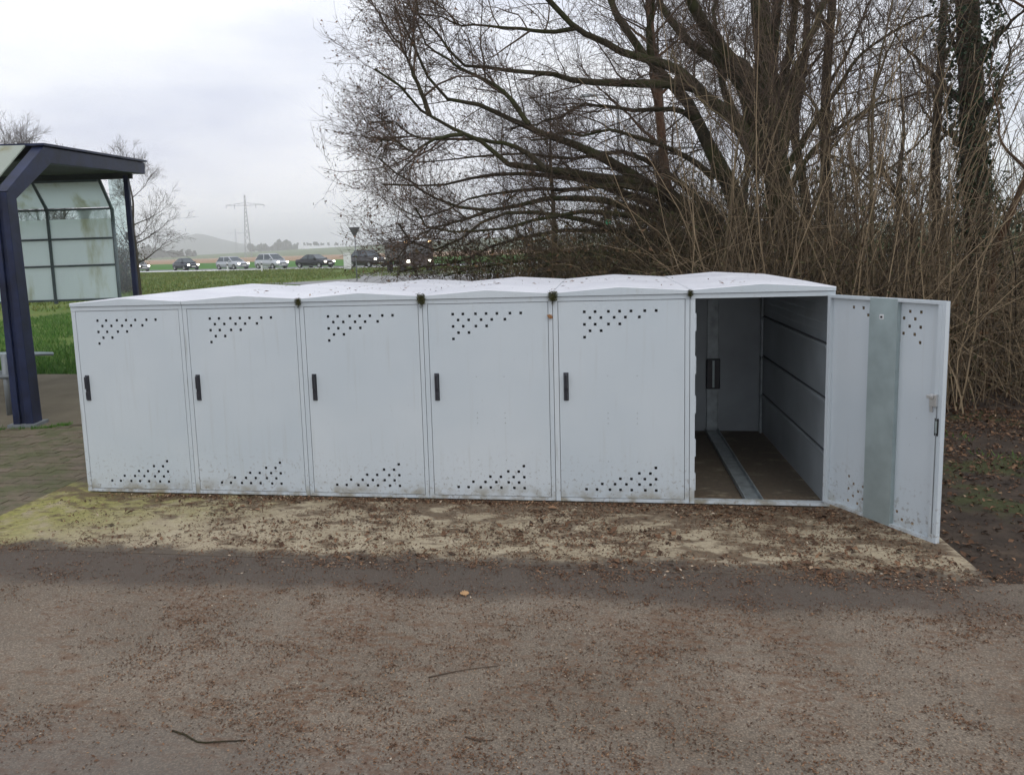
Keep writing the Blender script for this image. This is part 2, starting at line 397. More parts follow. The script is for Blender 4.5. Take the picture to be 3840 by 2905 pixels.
MAT = dict(
    paint=m_paint(), roof=m_roof(), asphalt=m_asphalt(), slab=m_slab(), soil=m_soil(), grass=m_grass(), paver=m_paver(),
    galv=simple('galvanised_steel', (.36, .43, .43), .45, .55, .12, 9.0), galv_in=simple('galvanised_rail', (.34, .38, .39), .5, .5, .25, 14.0),
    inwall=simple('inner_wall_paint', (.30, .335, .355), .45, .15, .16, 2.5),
    black=simple('black_plastic', (.018, .018, .024), .38, 0, .2, 20.0), rail_shade=simple('rail_shade_paint', (.045, .047, .05), .8), dark=simple('dark_gap', (.02, .02, .018), .9),  # strip colour over the wall rails is painted shade
    chrome=simple('zinc_latch', (.55, .55, .54), .3, .8), navy=simple('navy_paint', (.008, .014, .044), .5, 0, .5, 5.0, .35),
    navy2=simple('shelter_mullion', (.070, .105, .105), .5, 0, .35, 6.0), shroof=simple('shelter_ceiling', (.030, .040, .030), .7, 0, .4, 4.0),
    bark=m_bark('bark_mossy', (.020, .017, .010), (.056, .046, .026), (.040, .047, .014), .65),
    bark_d=m_bark('bark_dark', (.022, .017, .012), (.060, .044, .028), (.04, .044, .016), .35),
    bark_red=m_bark('bark_reddish', (.055, .030, .018), (.13, .070, .040), (.05, .045, .02), .2),
    bark_pale=m_bark('bark_pale', (.11, .085, .052), (.20, .155, .095), (.10, .095, .045), .35),
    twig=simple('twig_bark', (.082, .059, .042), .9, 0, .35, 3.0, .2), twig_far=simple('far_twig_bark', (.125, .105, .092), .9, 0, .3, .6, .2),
    cane=island('cane_stems', [(0, (.050, .038, .024)), (.35, (.115, .085, .052)), (.7, (.20, .150, .092)), (1, (.33, .25, .155))]),
    hedgew=island('hedge_stems', [(0, (.035, .028, .016)), (.6, (.085, .066, .034)), (1, (.17, .12, .07))]),
    hedgel=island('hedge_leaves', [(0, (.030, .032, .012)), (.45, (.062, .056, .022)), (.8, (.10, .068, .034)), (1, (.15, .085, .045))]),
    ivy=island('ivy_leaves', [(0, (.012, .028, .011)), (.6, (.030, .058, .024)), (1, (.065, .095, .040))], .5),
    deadleaf=island('dead_leaves', [(0, (.035, .022, .014)), (.45, (.085, .046, .027)), (.8, (.165, .092, .052)), (.96, (.25, .15, .085)), (1, (.36, .26, .17))]),
    treeleaf=island('clinging_leaves', [(0, (.050, .034, .024)), (.6, (.12, .074, .048)), (1, (.22, .125, .075))]),
    crumb=island('litter_crumbs', [(0, (.050, .030, .019)), (.4, (.115, .062, .036)), (.75, (.19, .105, .060)), (.95, (.30, .19, .11)), (1, (.55, .47, .36))]),
    redcrumb=island('reddish_crumbs', [(0, (.060, .034, .020)), (.45, (.125, .066, .038)), (.85, (.205, .112, .062)), (1, (.32, .21, .125))]),
    blade=island('grass_blades', [(0, (.035, .100, .012)), (.6, (.068, .175, .024)), (1, (.13, .21, .045))]),
    blade_o=island('verge_blades', [(0, (.070, .115, .016)), (.6, (.125, .172, .030)), (1, (.21, .20, .055))]),
    moss=island('moss_tufts', [(0, (.030, .036, .012)), (.6, (.07, .075, .020)), (1, (.13, .11, .04))]),
    tyre=simple('tyre_rubber', (.012, .012, .013), .8), rim=simple('wheel_rim', (.35, .35, .36), .35, .7),
    carglass=simple('car_glass', (.035, .05, .06), .08, 0, 0, 1, .8), plate=simple('number_plate', (.75, .75, .72), .5),
    head=emit('headlight_lit', (1.0, .95, .82), 9.0), amber=emit('amber_marker_lit', (1.0, .62, .32), 6.0), green=emit('green_signal_lit', (.02, .75, .42), 1.6),
    white=simple('white_plastic', (.72, .72, .72), .5, 0, .1, 3.0), steel=simple('mast_steel', (.22, .24, .25), .5, .4, .15, 4.0),
    signback=simple('sign_back', (.06, .065, .065), .6, .2, .2, 4.0), pylon=simple('pylon_steel', (.30, .31, .33), .6, .3),
)

# ------------------------------------------------------------------ ground, slab, fields
def sheet(name, poly, z, mat, thick=0.0, kind='structure'):
    poly = [(p[0], p[1]) for p in poly]
    bm = bmesh.new(); vs = [bm.verts.new((x, y, z)) for x, y in poly]; fc = bm.faces.new(vs)
    if fc.normal.z < 0: fc.normal_flip()
    bm.normal_update()
    if thick:
        r = bmesh.ops.extrude_face_region(bm, geom=[fc])
        for e in r['geom']:
            if isinstance(e, bmesh.types.BMVert): e.co.z -= thick
        bmesh.ops.recalc_face_normals(bm, faces=bm.faces)
    me = bpy.data.meshes.new(name); bm.to_mesh(me); bm.free(); me.materials.append(mat)
    o = bpy.data.objects.new(name, me); link(o); tag(o, kind=kind); return o
RU = np.array([.954, -.301]); RN = np.array([.301, .954])          # far road: along, across
def rp(s, t): p = RN*s+RU*t; return (p[0], p[1])
ROAD0, ROAD1 = 68.6, 76.2
# asphalt yard in front, one large soil/grass sheet under everything out to the far road
tag(sheet('asphalt_yard', [(-30, -1.10), (-30, -30), (30, -30), (30, -1.16), (5.76, -1.10)], -.002, MAT['asphalt']),
    'grey brown asphalt yard strewn with leaf crumbs in front of the lockers', 'asphalt')
slab = sheet('concrete_slab', [(-.30, -1.10), (5.75, -1.10), (5.74, 2.45), (-.28, 2.45)], 0.0, MAT['slab'], .16)
tag(slab, 'pale concrete slab with moss and rotted leaves under the lockers', 'concrete slab')
tag(sheet('soil', [(5.70, -1.20), (30, -1.3), (30, 40), (-.4, 40), (-.4, 2.3), (5.70, 2.3)], -.035, MAT['soil']), 'dark leafy soil right of the slab and behind the lockers', 'soil')
tag(sheet('grass_ground', [(-120, -1.3), (-.29, -1.3), (-.29, 3.2), (30, 39)] + [rp(ROAD0-.3, 60), rp(ROAD0-.3, -160)], -.05, MAT['grass']), 'olive green grass verge running to the far road', 'grass')
tag(sheet('far_road', [rp(ROAD0, -260), rp(ROAD0, 120), rp(ROAD1, 120), rp(ROAD1, -260)], .02, simple('road_tarmac', (.15, .15, .15), .85, 0, .15, .5)), 'grey main road carrying the queue of cars', 'road')
# side road that joins it, seen over the locker roofs
tag(sheet('side_road', [gr(560, 611), gr(700, 605), gr(780, 600), gr(770, 589.5), gr(840, 585), gr(1150, 570), gr(1300, 590), gr(1000, 612), gr(800, 616)], -.03,
          simple('side_road_tarmac', (.23, .23, .225), .85, 0, .12, .5)), 'pale grey side road behind the lockers', 'road')
# shelter floor
EX = np.array([.982, .19]); EY = np.array([-.19, .982]); SN = np.array([-2.30, 2.25])
def sp(a, b): p = SN+EX*a+EY*b; return (p[0], p[1])
tag(sheet('shelter_floor', [(-2.0, 2.18), (-.34, 2.96), (-.34, 5.6), (-4.8, 5.72), (-9, 5.8), (-9, 1.9), (-2.45, 2.0)], -.012, m_field('shelter_paving', (.12, .105, .075), (.19, .165, .12), 1.4), .1),
    'worn grey paving under the bus shelter', 'paving')

def terrain(name, pts_rows, mat):
    V = np.array(pts_rows); a, b = V.shape[:2]; idx = np.arange(a*b).reshape(a, b)
    q = np.stack([idx[:-1, :-1], idx[:-1, 1:], idx[1:, 1:], idx[1:, :-1]], -1).reshape(-1, 4)
    o = bpy.data.objects.new(name, npmesh(name, V.reshape(-1, 3), q, None, True, [mat])); link(o); tag(o, kind='structure'); return o
bx = np.linspace(-700, 420, 60)
def edge_s(t, a, b): return a+b*(t+70)        # boundary of two fields as distance across, varying along the road
def frow(s0, s1, n, hz, t=bx, spread=1.0):
    rows = []
    for k in range(n):
        w = k/(n-1); row = []
        for tt in t:
            s = s0(tt)*(1-w)+s1(tt)*w; q = tt*(1+max(0, s-80)/400.0*spread); p = RN*s+RU*q
            row.append((p[0], p[1], hz(s, q)))
        rows.append(row)
    return rows
gA = lambda t: ROAD1
gB = lambda t: 150+max(0, (t+55))*3.6 if t > -55 else 150-min(40, (-t-55)*.05)
gC = lambda t: 430.0
hill = lambda s, q: 0.0 if s < 430 else 17.0*(1-math.cos(min(1, (s-430)/800.0)*math.pi))/2*(.12+.88*min(1, max(0, (q+930)/400.0)))+1.0*vnoise(np.array(q/90.), np.array(s/200.))*min(1, (s-430)/300.)
tag(terrain('green_field', frow(gA, lambda t: min(gB(t), 425), 10, lambda s, q: -.02), m_field('winter_crop', (.050, .150, .020), (.080, .195, .032), .03, (1, .2, 1))), 'bright green winter crop beyond the road', 'field')
tag(terrain('ploughed_field', frow(lambda t: min(gB(t), 425), gC, 8, lambda s, q: -.02), m_field('ploughed_soil', (.30, .19, .115), (.38, .25, .155), .02)), 'orange brown ploughed field behind the green crop', 'field')
tag(terrain('green_hill', frow(gC, lambda t: 1500.0, 30, hill), m_field('hill_crop', (.075, .13, .045), (.12, .165, .06), .006)), 'low green hill on the skyline', 'hill')
def ridge(name, D, ctrl, mat, depth, n=160):
    xs = np.linspace(ctrl[0][0], ctrl[-1][0], n); zs = np.interp(xs, [c[0] for c in ctrl], [c[1] for c in ctrl])
    rows = []
    for dz, w in ((0, 0), (.55, .45), (1, 1.0), (.9, 1.25), (0, 2.2)):
        row = []
        for i, x in enumerate(xs):
            h = 1.739+0
            d = ray(x, zs[i]); p = CPOS+d*(D/np.linalg.norm(d[:2])); top = p[2]*(1+.05*(fbm(np.array(x*.05), np.array(3.)) - .5))
            dirv = np.array([d[0], d[1]])/np.linalg.norm(d[:2]); q = CPOS[:2]+dirv*(D+depth*(w-1))
            row.append((q[0], q[1], -1+(top+1)*dz))
        rows.append(row)
    return terrain(name, rows, mat)
tag(ridge('distant_hill', 2300, [(120, 552), (250, 545), (310, 538), (345, 527), (380, 515), (405, 508), (428, 504), (447, 507), (470, 514), (520, 526), (600, 535), (760, 541)],
          m_field('hill_forest', (.05, .065, .055), (.09, .10, .08), .004), 350), 'hazy blue hill far on the horizon', 'hill')

# ------------------------------------------------------------------ bike lockers
W, HB, DEP = .88, 1.373, 2.14
up_rows = [(1.298, (.207, .277, .363, .435, .508, .596, .668)), (1.258, (.243, .315, .400, .472, .561)), (1.215, (.207, .277, .363, .436)), (1.172, (.243, .315)), (1.130, (.207,))]
lo_rows = [(.095, (.207, .277, .363, .433, .507, .596, .667)), (.134, (.312, .397, .472, .558, .630)), (.172, (.432, .505, .593, .666)), (.211, (.557, .629)), (.250, (.665,))]
HOLES = [(x, z) for z, xs in up_rows+lo_rows for x in xs]
DX0, DX1, DZ0, DZ1 = .0365, .8475, .0375, 1.3675
def door_mesh():
    """pressed steel plate with square holes right through it, and a folded rim behind"""
    h = .0088; eps = 1e-4
    xs = sorted({round(v, 4) for x, z in HOLES for v in (x-h, x+h)} | {DX0, DX1}); zs = sorted({round(v, 4) for x, z in HOLES for v in (z-h, z+h)} | {DZ0, DZ1})
    hol = [[any(abs((xs[i]+xs[i+1])/2-x) < h and abs((zs[j]+zs[j+1])/2-z) < h for x, z in HOLES) for i in range(len(xs)-1)] for j in range(len(zs)-1)]
    # merge runs of solid cells in each row to keep the plate light
    bm = bmesh.new(); vc = {}
    def V(i, j):
        if (i, j) not in vc: vc[i, j] = bm.verts.new((xs[i], 0.0, zs[j]))
        return vc[i, j]
    for j in range(len(zs)-1):
        for i in range(len(xs)-1):
            if not hol[j][i]: bm.faces.new((V(i, j), V(i+1, j), V(i+1, j+1), V(i, j+1)))
    r = bmesh.ops.extrude_face_region(bm, geom=bm.faces[:])
    for e in r['geom']:
        if isinstance(e, bmesh.types.BMVert): e.co.y += .0025
    bmesh.ops.recalc_face_normals(bm, faces=bm.faces)
    me = bpy.data.meshes.new('door'); bm.to_mesh(me); bm.free(); me.materials.append(MAT['paint']); return me
DOOR = door_mesh()
def handle_mesh():
    b = MB()
    # long rounded escutcheon with a raised lever in its upper half and lock housing below
    for (x0, x1, z0, z1, y0) in ((.064, .098, .705, .895, -.012), (.0685, .0935, .790, .889, -.030), (.0665, .0955, .712, .775, -.022)):
        c = .006
        bot = [(x0, .0, z0), (x1, .0, z0), (x1, .0, z1), (x0, .0, z1)]; top = [(x0+c, y0, z0+c), (x1-c, y0, z0+c), (x1-c, y0, z1-c), (x0+c, y0, z1-c)]
        b.hexa(bot, top)
    return b.mesh('handle', MAT['black'])
HANDLE = handle_mesh()
RIM = MB().box(DX0+.001, DX0+.022, .0025, .028, DZ0+.001, DZ1-.001).box(DX1-.022, DX1-.001, .0025, .028, DZ0+.001, DZ1-.001).box(DX0+.022, DX1-.022, .0025, .028, DZ0+.001, DZ0+.018).box(DX0+.022, DX1-.022, .0025, .028, DZ1-.018, DZ1-.001).mesh('door_rim', MAT['paint'])
PROFILE = [(.002, .055), (.02, .057), (.15, .066), (.29, .0755), (.41, .0838), (.44, .0852), (.47, .0838), (.59, .0755), (.73, .066), (.86, .057), (.878, .055)]
def roof_mesh():
    bm = bmesh.new(); rows = []
    for y, dz in ((-.014, -.004), (-.010, 0), (.7, .002), (1.5, .0), (DEP+.006, -.003), (DEP+.012, -.006)):
        rows.append([bm.verts.new((x, y, HB+h+dz)) for x, h in PROFILE])
    base0 = [bm.verts.new((x, -.014, HB+.031)) for x, h in PROFILE]; base1 = [bm.verts.new((x, DEP+.012, HB+.010)) for x, h in PROFILE]
    n = len(PROFILE); allr = [base0]+rows+[base1]
    for a, b in zip(allr[:-1], allr[1:]):
        for i in range(n-1): bm.faces.new((a[i], a[i+1], b[i+1], b[i]))
    for i in range(n-1): bm.faces.new((base1[i], base1[i+1], base0[i+1], base0[i]))
    bm.faces.new([r[0] for r in allr]); bm.faces.new([r[-1] for r in allr])
    bmesh.ops.recalc_face_normals(bm, faces=bm.faces)
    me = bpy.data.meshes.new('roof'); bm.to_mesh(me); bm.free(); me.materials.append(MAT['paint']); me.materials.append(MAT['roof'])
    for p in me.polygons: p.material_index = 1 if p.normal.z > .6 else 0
    return me
ROOF = roof_mesh()
POSTL = MB().box(.0018, .033, 0, .04, .011, HB-.003).mesh('post', MAT['paint']); POSTR = MB().box(.851, .8782, 0, .04, .011, HB-.003).mesh('post', MAT['paint'])
SILL = MB().box(.033, .851, .0, .045, .011, .034).mesh('sill', MAT['paint']); HEAD = MB().box(.0018, .8782, -.003, .04, HB-.002, HB+.028).mesh('header', MAT['paint'])
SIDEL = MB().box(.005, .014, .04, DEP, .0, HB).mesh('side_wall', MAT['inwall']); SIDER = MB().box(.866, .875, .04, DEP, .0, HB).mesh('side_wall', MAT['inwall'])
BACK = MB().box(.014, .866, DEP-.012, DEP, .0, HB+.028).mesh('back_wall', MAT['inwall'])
def ch(name, me, parent):
    o = bpy.data.objects.new(name, me); link(o, parent); return o
lab = ['pale grey bike locker at the left end of the row, nearest the bus shelter', 'second bike locker from the shelter end, grey, without a moss clump above its left seam',
       'third grey bike locker from the shelter end, between two green moss clumps', 'fourth grey bike locker from the shelter end, brown leaf stuck at its right seam',
       'closed grey bike locker directly left of the open one', 'open grey bike locker at the right end of the row, door swung outward']
lockers = []
for k in range(6):
    L = empty('bike_locker', (k*W, 0, 0)); tag(L, lab[k], 'bike locker', 'row of six bike lockers'); lockers.append(L)
    ch('post', POSTL, L); ch('post', POSTR, L); ch('sill', SILL, L); ch('header', HEAD, L); ch('roof', ROOF, L); ch('side_wall', SIDEL, L); ch('back_wall', BACK, L)
    if k < 5: ch('side_wall', SIDER, L)
    d = ch('door', DOOR, L); hd = ch('handle', HANDLE, d); ch('door_rim', RIM, d)
    if k < 5:
        d.location = (0, .001, 0)
        if k >= 3:      # small screw holes where a plate was taken off
            b = MB()
            for (x, z) in [(.355, .62), (.355, .585), (.355, .55), (.545, .62), (.545, .585), (.545, .55), (.355, .29), (.545, .29), (.355, .87), (.545, .87)]:
                b.box(x-.0022, x+.0022, -.0008, .0006, z-.0022, z+.0022)
            b.build('screw_holes', MAT['dark'], d)['kind'] = 'stuff'
    else:
        d['label'] = 'locker door standing open, its inner side with a grey steel stiffener showing'
        # open door, turned about its hinge line at the right post
        hx, hy = .853, -.004; ang = math.radians(119.5)
        mat = Matrix.Translation((hx, hy, .012)) @ Matrix.Rotation(ang, 4, 'Z') @ Matrix.Translation((-DX1, 0, 0))
        d.matrix_basis = mat
        # inner side pieces (local door frame, y>0 is the inside)
        s = MB().box(.338, .521, .0285, .0315, DZ0+.004, DZ1-.002).box(.334, .338, .003, .0315, DZ0+.02, DZ1-.02).box(.521, .525, .003, .0315, DZ0+.02, DZ1-.02)
        s.build('stiffener', MAT['galv'], d)
        MB().box(.425, .452, .0315, .034, 1.245, 1.272).build('sticker', MAT['white'], d); MB().box(.431, .446, .034, .035, 1.251, 1.263).build('sticker_print', MAT['dark'], d)
        MB().box(.060, .064, .0285, .034, .09, .82).build('lock_rod', MAT['steel'], d)
        MB().box(DX0+.022, .082, .0275, .0295, DZ0+.019, DZ1-.019).build('lock_strip', MAT['paint'], d)
        lk = MB().box(.058, .098, .0295, .050, .80, .868).box(.070, .108, .050, .060, .842, .862).box(.084, .100, .0295, .042, .765, .80)
        lk.build('latch', MAT['chrome'], d, bevel=.003)
        MB().box(.050, .072, .0295, .033, .640, .735).build('lock_slot', MAT['dark'], d); MB().box(.056, .066, .033, .036, .655, .720).build('lock_plate', MAT['galv'], d)
        # strike lugs along the left post, wall panels and rails inside
        for z in (.10, .33, .62, .88, 1.16):
            MB().box(.033, .0405, .004, .03, z, z+.115).build('strike_lug', MAT['paint'], L)
        zz = [.0, .345, .69, 1.045, HB]
        for a, b_ in zip(zz[:-1], zz[1:]):
            pm = MB(); 
            if b_ == HB:   # top panel is pierced by rows of small slots: built as strips with gaps
                rows = [1.12, 1.18, 1.24, 1.30]; ys = np.arange(.08, DEP-.05, .075); z0 = a+.004
                for rz_ in rows+[HB]:
                    z1 = rz_-.0035 if rz_ < HB else HB; pm.box(.866, .872, .045, DEP-.013, z0, z1)
                    if rz_ < HB:
                        for yy in ys: pm.box(.866, .872, yy+.009, yy+.075, rz_-.0035, rz_+.0035)
                    z0 = rz_+.0035
            else: pm.box(.866, .872, .045, DEP-.013, a+.004, b_-.004)
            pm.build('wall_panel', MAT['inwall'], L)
            if b_ < HB: MB().box(.860, .8658, .046, DEP-.014, b_+.0082, b_+.018).build('shade_strip', MAT['rail_shade'], L)  # dark strip added above each rail, a painted shadow line
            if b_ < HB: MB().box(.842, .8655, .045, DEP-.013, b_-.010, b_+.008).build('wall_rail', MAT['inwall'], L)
        MB().box(.842, .858, DEP-.09, DEP-.03, .0, HB).build('corner_post', MAT['galv_in'], L)
        # wheel channel on the back wall with its black clip, floor rail
        c = MB().box(.386, .488, DEP-.020, DEP-.0125, .03, HB).box(.386, .391, DEP-.040, DEP-.020, .03, HB).box(.483, .488, DEP-.040, DEP-.020, .03, HB)
        c.build('wheel_channel', MAT['galv_in'], L)
        MB().box(.377, .497, DEP-.070, DEP-.041, .40, .675).build('wheel_clip', MAT['black'], L, bevel=.008)
        MB().box(.428, .446, DEP-.074, DEP-.0705, .415, .66).build('clip_strip', MAT['galv'], L)
        r = MB().box(.368, .482, .045, DEP-.045, .002, .008).box(.368, .374, .045, DEP-.045, .008, .036).box(.476, .482, .045, DEP-.045, .008, .036)
        r.build('floor_rail', MAT['galv_in'], L)
# ------------------------------------------------------------------ moss clumps in the gutters between roofs
ml = ['moss clump in roof gutter between second and third locker from the shelter', 'bright green moss clump in roof gutter between third and fourth locker', 'green moss clump in roof gutter above the stuck brown leaf', 'brownish moss clump in roof gutter beside the open locker']
for i, k in enumerate((2, 3, 4, 5)):
    n = 1100; c = (rs.rand(n, 3)-.5)*np.array([.050, .022, .062])+rs.normal(0, .005, (n, 3))+np.array([0, -.020, HB+.034])
    c[:, 1] = np.minimum(c[:, 1], -.004); c[: n//6, 2] -= rs.rand(n//6)*.04; c[: n//6, 0] *= .4
    v, t = leaves(c, rs.uniform(.004, .010, n), .6, .6)
    if k == 5: v = v*np.array([.8, 1, .9])+np.array([0, 0, (HB+.04)*.1])
    o = bpy.data.objects.new('moss_clump', npmesh('moss_clump', v, None, t, False, [MAT['moss']])); link(o); o.location = (k*W+(.002, -.003, .004, .0)[i], 0, (HB+.03)*(1-(.70, 1.0, .88, .68)[i])); o.scale = ((.7, .95, 1.0, .7)[i], 1, (.70, 1.0, .88, .68)[i])
    tag(o, ml[i], 'moss', 'moss clumps between the locker roofs')

# ------------------------------------------------------------------ bus shelter (local frame: a along its length to the right, b away)
S = empty('bus_shelter', (SN[0], SN[1], 0)); tag(S, 'navy blue steel bus shelter with dirty glass panes at the left edge', 'bus shelter')
def sl_(a, b, z): return np.array([EX[0]*a+EY[0]*b, EX[1]*a+EY[1]*b, z])
def sbox(b, a0, a1, b0, b1, z0, z1, a0t=None, a1t=None):
    a0t = a0 if a0t is None else a0t; a1t = a1 if a1t is None else a1t
    return b.hexa([sl_(a0, b0, z0), sl_(a1, b0, z0), sl_(a1, b1, z0), sl_(a0, b1, z0)], [sl_(a0t, b0, z1), sl_(a1t, b0, z1), sl_(a1t, b1, z1), sl_(a0t, b1, z1)])
p = MB()
sbox(p, -.100, -.028, -.10, .09, -.01, 2.46, -.082, -.025); sbox(p, .032, .115, -.10, .09, -.01, 2.46, .025, .085); sbox(p, -.028, .032, -.065, .065, -.01, 2.46, -.025, .025)
p.build('front_post', MAT['navy'], S, bevel=.006)
sbox(MB(), -.15, .16, -.13, .13, -.012, .02).build('foot_plate', MAT['steel'], S)
b = MB()
for a in (-.04,):
    b.hexa([sl_(-.04, -.09, 2.47), sl_(.085, -.09, 2.47), sl_(.085, .085, 2.40), sl_(-.04, .085, 2.40)], [sl_(-.04, .775, 3.03), sl_(.085, .775, 3.03), sl_(.085, .90, 2.85), sl_(-.04, .90, 2.85)])
b.build('rafter', MAT['navy'], S, bevel=.006)
b = MB().hexa([sl_(-.038, .83, 2.85), sl_(.083, .83, 2.85), sl_(.083, 3.80, 3.00), sl_(-.038, 3.80, 3.00)], [sl_(-.038, .78, 3.028), sl_(.083, .78, 3.028), sl_(.083, 3.82, 3.17), sl_(-.038, 3.82, 3.17)])
b.build('roof_beam', MAT['navy'], S, bevel=.006)
MB().hexa([sl_(-4.3, .74, 3.036), sl_(.11, .74, 3.036), sl_(.11, 3.84, 3.180), sl_(-4.3, 3.84, 3.180)], [sl_(-4.3, .74, 3.062), sl_(.11, .74, 3.062), sl_(.11, 3.84, 3.206), sl_(-4.3, 3.84, 3.206)]).build('roof_sheet', MAT['navy'], S)
MB().hexa([sl_(-4.25, .95, 2.89), sl_(-.09, .95, 2.89), sl_(-.09, 3.78, 3.02), sl_(-4.25, 3.78, 3.02)], [sl_(-4.25, .95, 2.92), sl_(-.09, .95, 2.92), sl_(-.09, 3.78, 3.05), sl_(-4.25, 3.78, 3.05)]).build('ceiling', MAT['shroof'], S)
sbox(MB(), -4.25, -.10, 3.735, 3.785, 2.935, 3.06).build('rear_fascia', MAT['shroof'], S)
sbox(MB(), -.225, -.155, 3.72, 3.79, -.01, 2.985).build('rear_post', MAT['navy'], S, bevel=.004)
sbox(MB(), -.262, -.226, 3.72, 3.78, 2.02, 2.14).build('junction_box', MAT['steel'], S)
GL = m_glass('dirty_glass', (.88, .97, .95), (.58, .63, .46), .06); GLS = m_glass('clear_glass', (.6, .7, .7), (.5, .58, .55), 4.0)
GLR = m_glass('mossy_roof_glass', (.58, .63, .56), (.40, .38, .20), .05); GLC = m_glass('clean_strip_glass', (.6, .7, .7), (.4, .46, .42), 1.4)
# sloping glass over the near side
for i in range(3):
    a1 = -.10-i*1.36; a0 = a1-1.32
    MB().hexa([sl_(a0, -.10, 2.47), sl_(a1, -.10, 2.47), sl_(a1, .74, 3.03), sl_(a0, .74, 3.03)], [sl_(a0, -.112, 2.482), sl_(a1, -.112, 2.482), sl_(a1, .728, 3.042), sl_(a0, .728, 3.042)]).build('sloping_pane', GLR, S)
sbox(MB(), -4.3, -.09, -.15, -.04, 2.40, 2.465).build('gutter', MAT['navy'], S)
# rear glazed wall: mullions, transoms, panes
mull = [-.50, -1.48, -2.46, -3.44, -4.25]; tz = [1.13, 1.655, 2.065, 2.51]
for a in mull:
    m_ = MB(); sbox(m_, a-.020, a+.020, 3.87, 3.92, 1.08 if a != -.50 else .0, 2.51)
    m_.hexa([sl_(a-.018, 3.87, 2.50), sl_(a+.018, 3.87, 2.50), sl_(a+.018, 3.92, 2.50), sl_(a-.018, 3.92, 2.50)], [sl_(a-.018, 3.51, 2.91), sl_(a+.018, 3.51, 2.91), sl_(a+.018, 3.56, 2.91), sl_(a-.018, 3.56, 2.91)])
    m_.build('mullion', MAT['navy2'], S)
sbox(MB(), -4.285, -4.215, 3.85, 3.94, -.01, 1.08).build('rear_leg', MAT['navy2'], S)
for z in tz: sbox(MB(), -4.25, -.535, 3.874, 3.916, z-.015, z+.015).build('transom', MAT['navy2'], S)
sbox(MB(), -4.25, -.53, 3.515, 3.555, 2.885, 2.915).build('transom', MAT['navy2'], S)
for a1, a0 in zip(mull[:-1], mull[1:]):
    x0, x1 = a0+.021, a1-.021
    for z0, z1 in zip(tz[:-1], tz[1:]):
        zt = z1-.016-(.13 if z1 == tz[-1] else 0)
        sbox(MB(), x0, x1, 3.890, 3.897, z0+.016, zt).build('pane', GL, S)
        if z1 == tz[-1]: sbox(MB(), x0, x1, 3.890, 3.897, zt+.001, z1-.016).build('pane', GLC, S)
    MB().hexa([sl_(x0, 3.885, 2.535), sl_(x1, 3.885, 2.535), sl_(x1, 3.892, 2.535), sl_(x0, 3.892, 2.535)], [sl_(x0, 3.545, 2.885), sl_(x1, 3.545, 2.885), sl_(x1, 3.552, 2.885), sl_(x0, 3.552, 2.885)]).build('sloping_pane', GL, S)
sbox(MB(), -.46, -.23, 3.752, 3.758, .25, 2.93).build('side_pane', GLS, S)
# bench beside the front post
B = empty('bench', (-2.94, 2.76, 0)); tag(B, 'grey steel perch bench beside the navy shelter post', 'bench')
bm_ = MB()
e2 = np.array([EX[0], EX[1], 0]); b0 = np.zeros(3)
MB().tube([(0, 0, -.012), (0, 0, .70)], .032, 10).build('leg', MAT['steel'], B, True); 
lg = b0-e2*1.5; MB().tube([(lg[0], lg[1], -.012), (lg[0], lg[1], .70)], .032, 10).build('leg', MAT['steel'], B, True)
for off, z, r in ((.10, .44, .026), (.24, .455, .026), (-.04, .44, .022)):
    o_ = np.array([EY[0]*off, EY[1]*off, 0]); a_ = -e2*1.9+o_; c_ = e2*.10+o_
    MB().tube([a_+(0, 0, z), c_+(0, 0, z)], r, 10).build('seat_tube', MAT['steel'], B, True)
tip = np.array([-2.50+2.94, 3.0-2.76, .665]); 
MB().tube([-e2*1.9+np.array([0, 0, .69]), np.array([0, .02, .69]), tip, np.array([-.02, .34, .665]), -e2*1.9+np.array([0, .30, .665])], .022, 10).build('back_rail', simple('pale_rail', (.42, .50, .53), .4, .3, .1), B, True)

# ------------------------------------------------------------------ block pavers left of the slab
pv = bmesh.new(); bmesh.ops.create_cube(pv, size=1.0)
for v in pv.verts:
    v.co.x *= .198; v.co.y *= .0975; v.co.z *= .05
    if v.co.z > 0: v.co.x *= .982; v.co.y *= .965
PAV = bpy.data.meshes.new('paver'); pv.to_mesh(PAV); pv.free(); PAV.materials.append(MAT['paver'])
base = sheet('paving', [(-.303, -1.10), (-.303, 2.94), (-2.0, 2.17), (-2.46, 1.99), (-9, 1.9), (-9, -1.10)], -.046, simple('joint_moss', (.036, .044, .014), .95, 0, .4, 6.0))
tag(base, 'mossy block paving between the slab and the bus shelter', 'paving')
def inpav(x, y): return x < -.41 and -1.04 < y < (2.88+(x+.34)*.46 if x > -2.0 else 2.10+(x+2.0)*.2 if x > -2.46 else 1.86)
cand = []
for j in range(40):
    y = -1.04+.1*j
    for i in range(30):
        x = -.42-.2*i-(.1 if j % 2 else 0)
        if inpav(x, y): cand.append((x, y))
def vis(x, y):
    d = np.array([x, y, 0])-CPOS; z = d@_f; px = PPX+FPX*(d@_r2)/z
    return px > -40
cand.sort(key=lambda c: (not vis(*c), math.hypot(c[0]-CPOS[0], c[1]-CPOS[1])))
PAVH = PAV.copy()
for v in PAVH.vertices: v.co.x *= .49
for j in range(40):
    y = -1.04+.1*j
    if j % 2 and y < 2.86:
        o = bpy.data.objects.new('half_paver', PAVH); link(o, base); o.location = (-.369, y, -.036)
for x, y in cand[:280]:
    o = bpy.data.objects.new('paver', PAV); link(o, base)
    o.location = (x, y, -.035+random.uniform(-.003, .003)); o.rotation_euler = (random.gauss(0, .008), random.gauss(0, .006), random.gauss(0, .006))
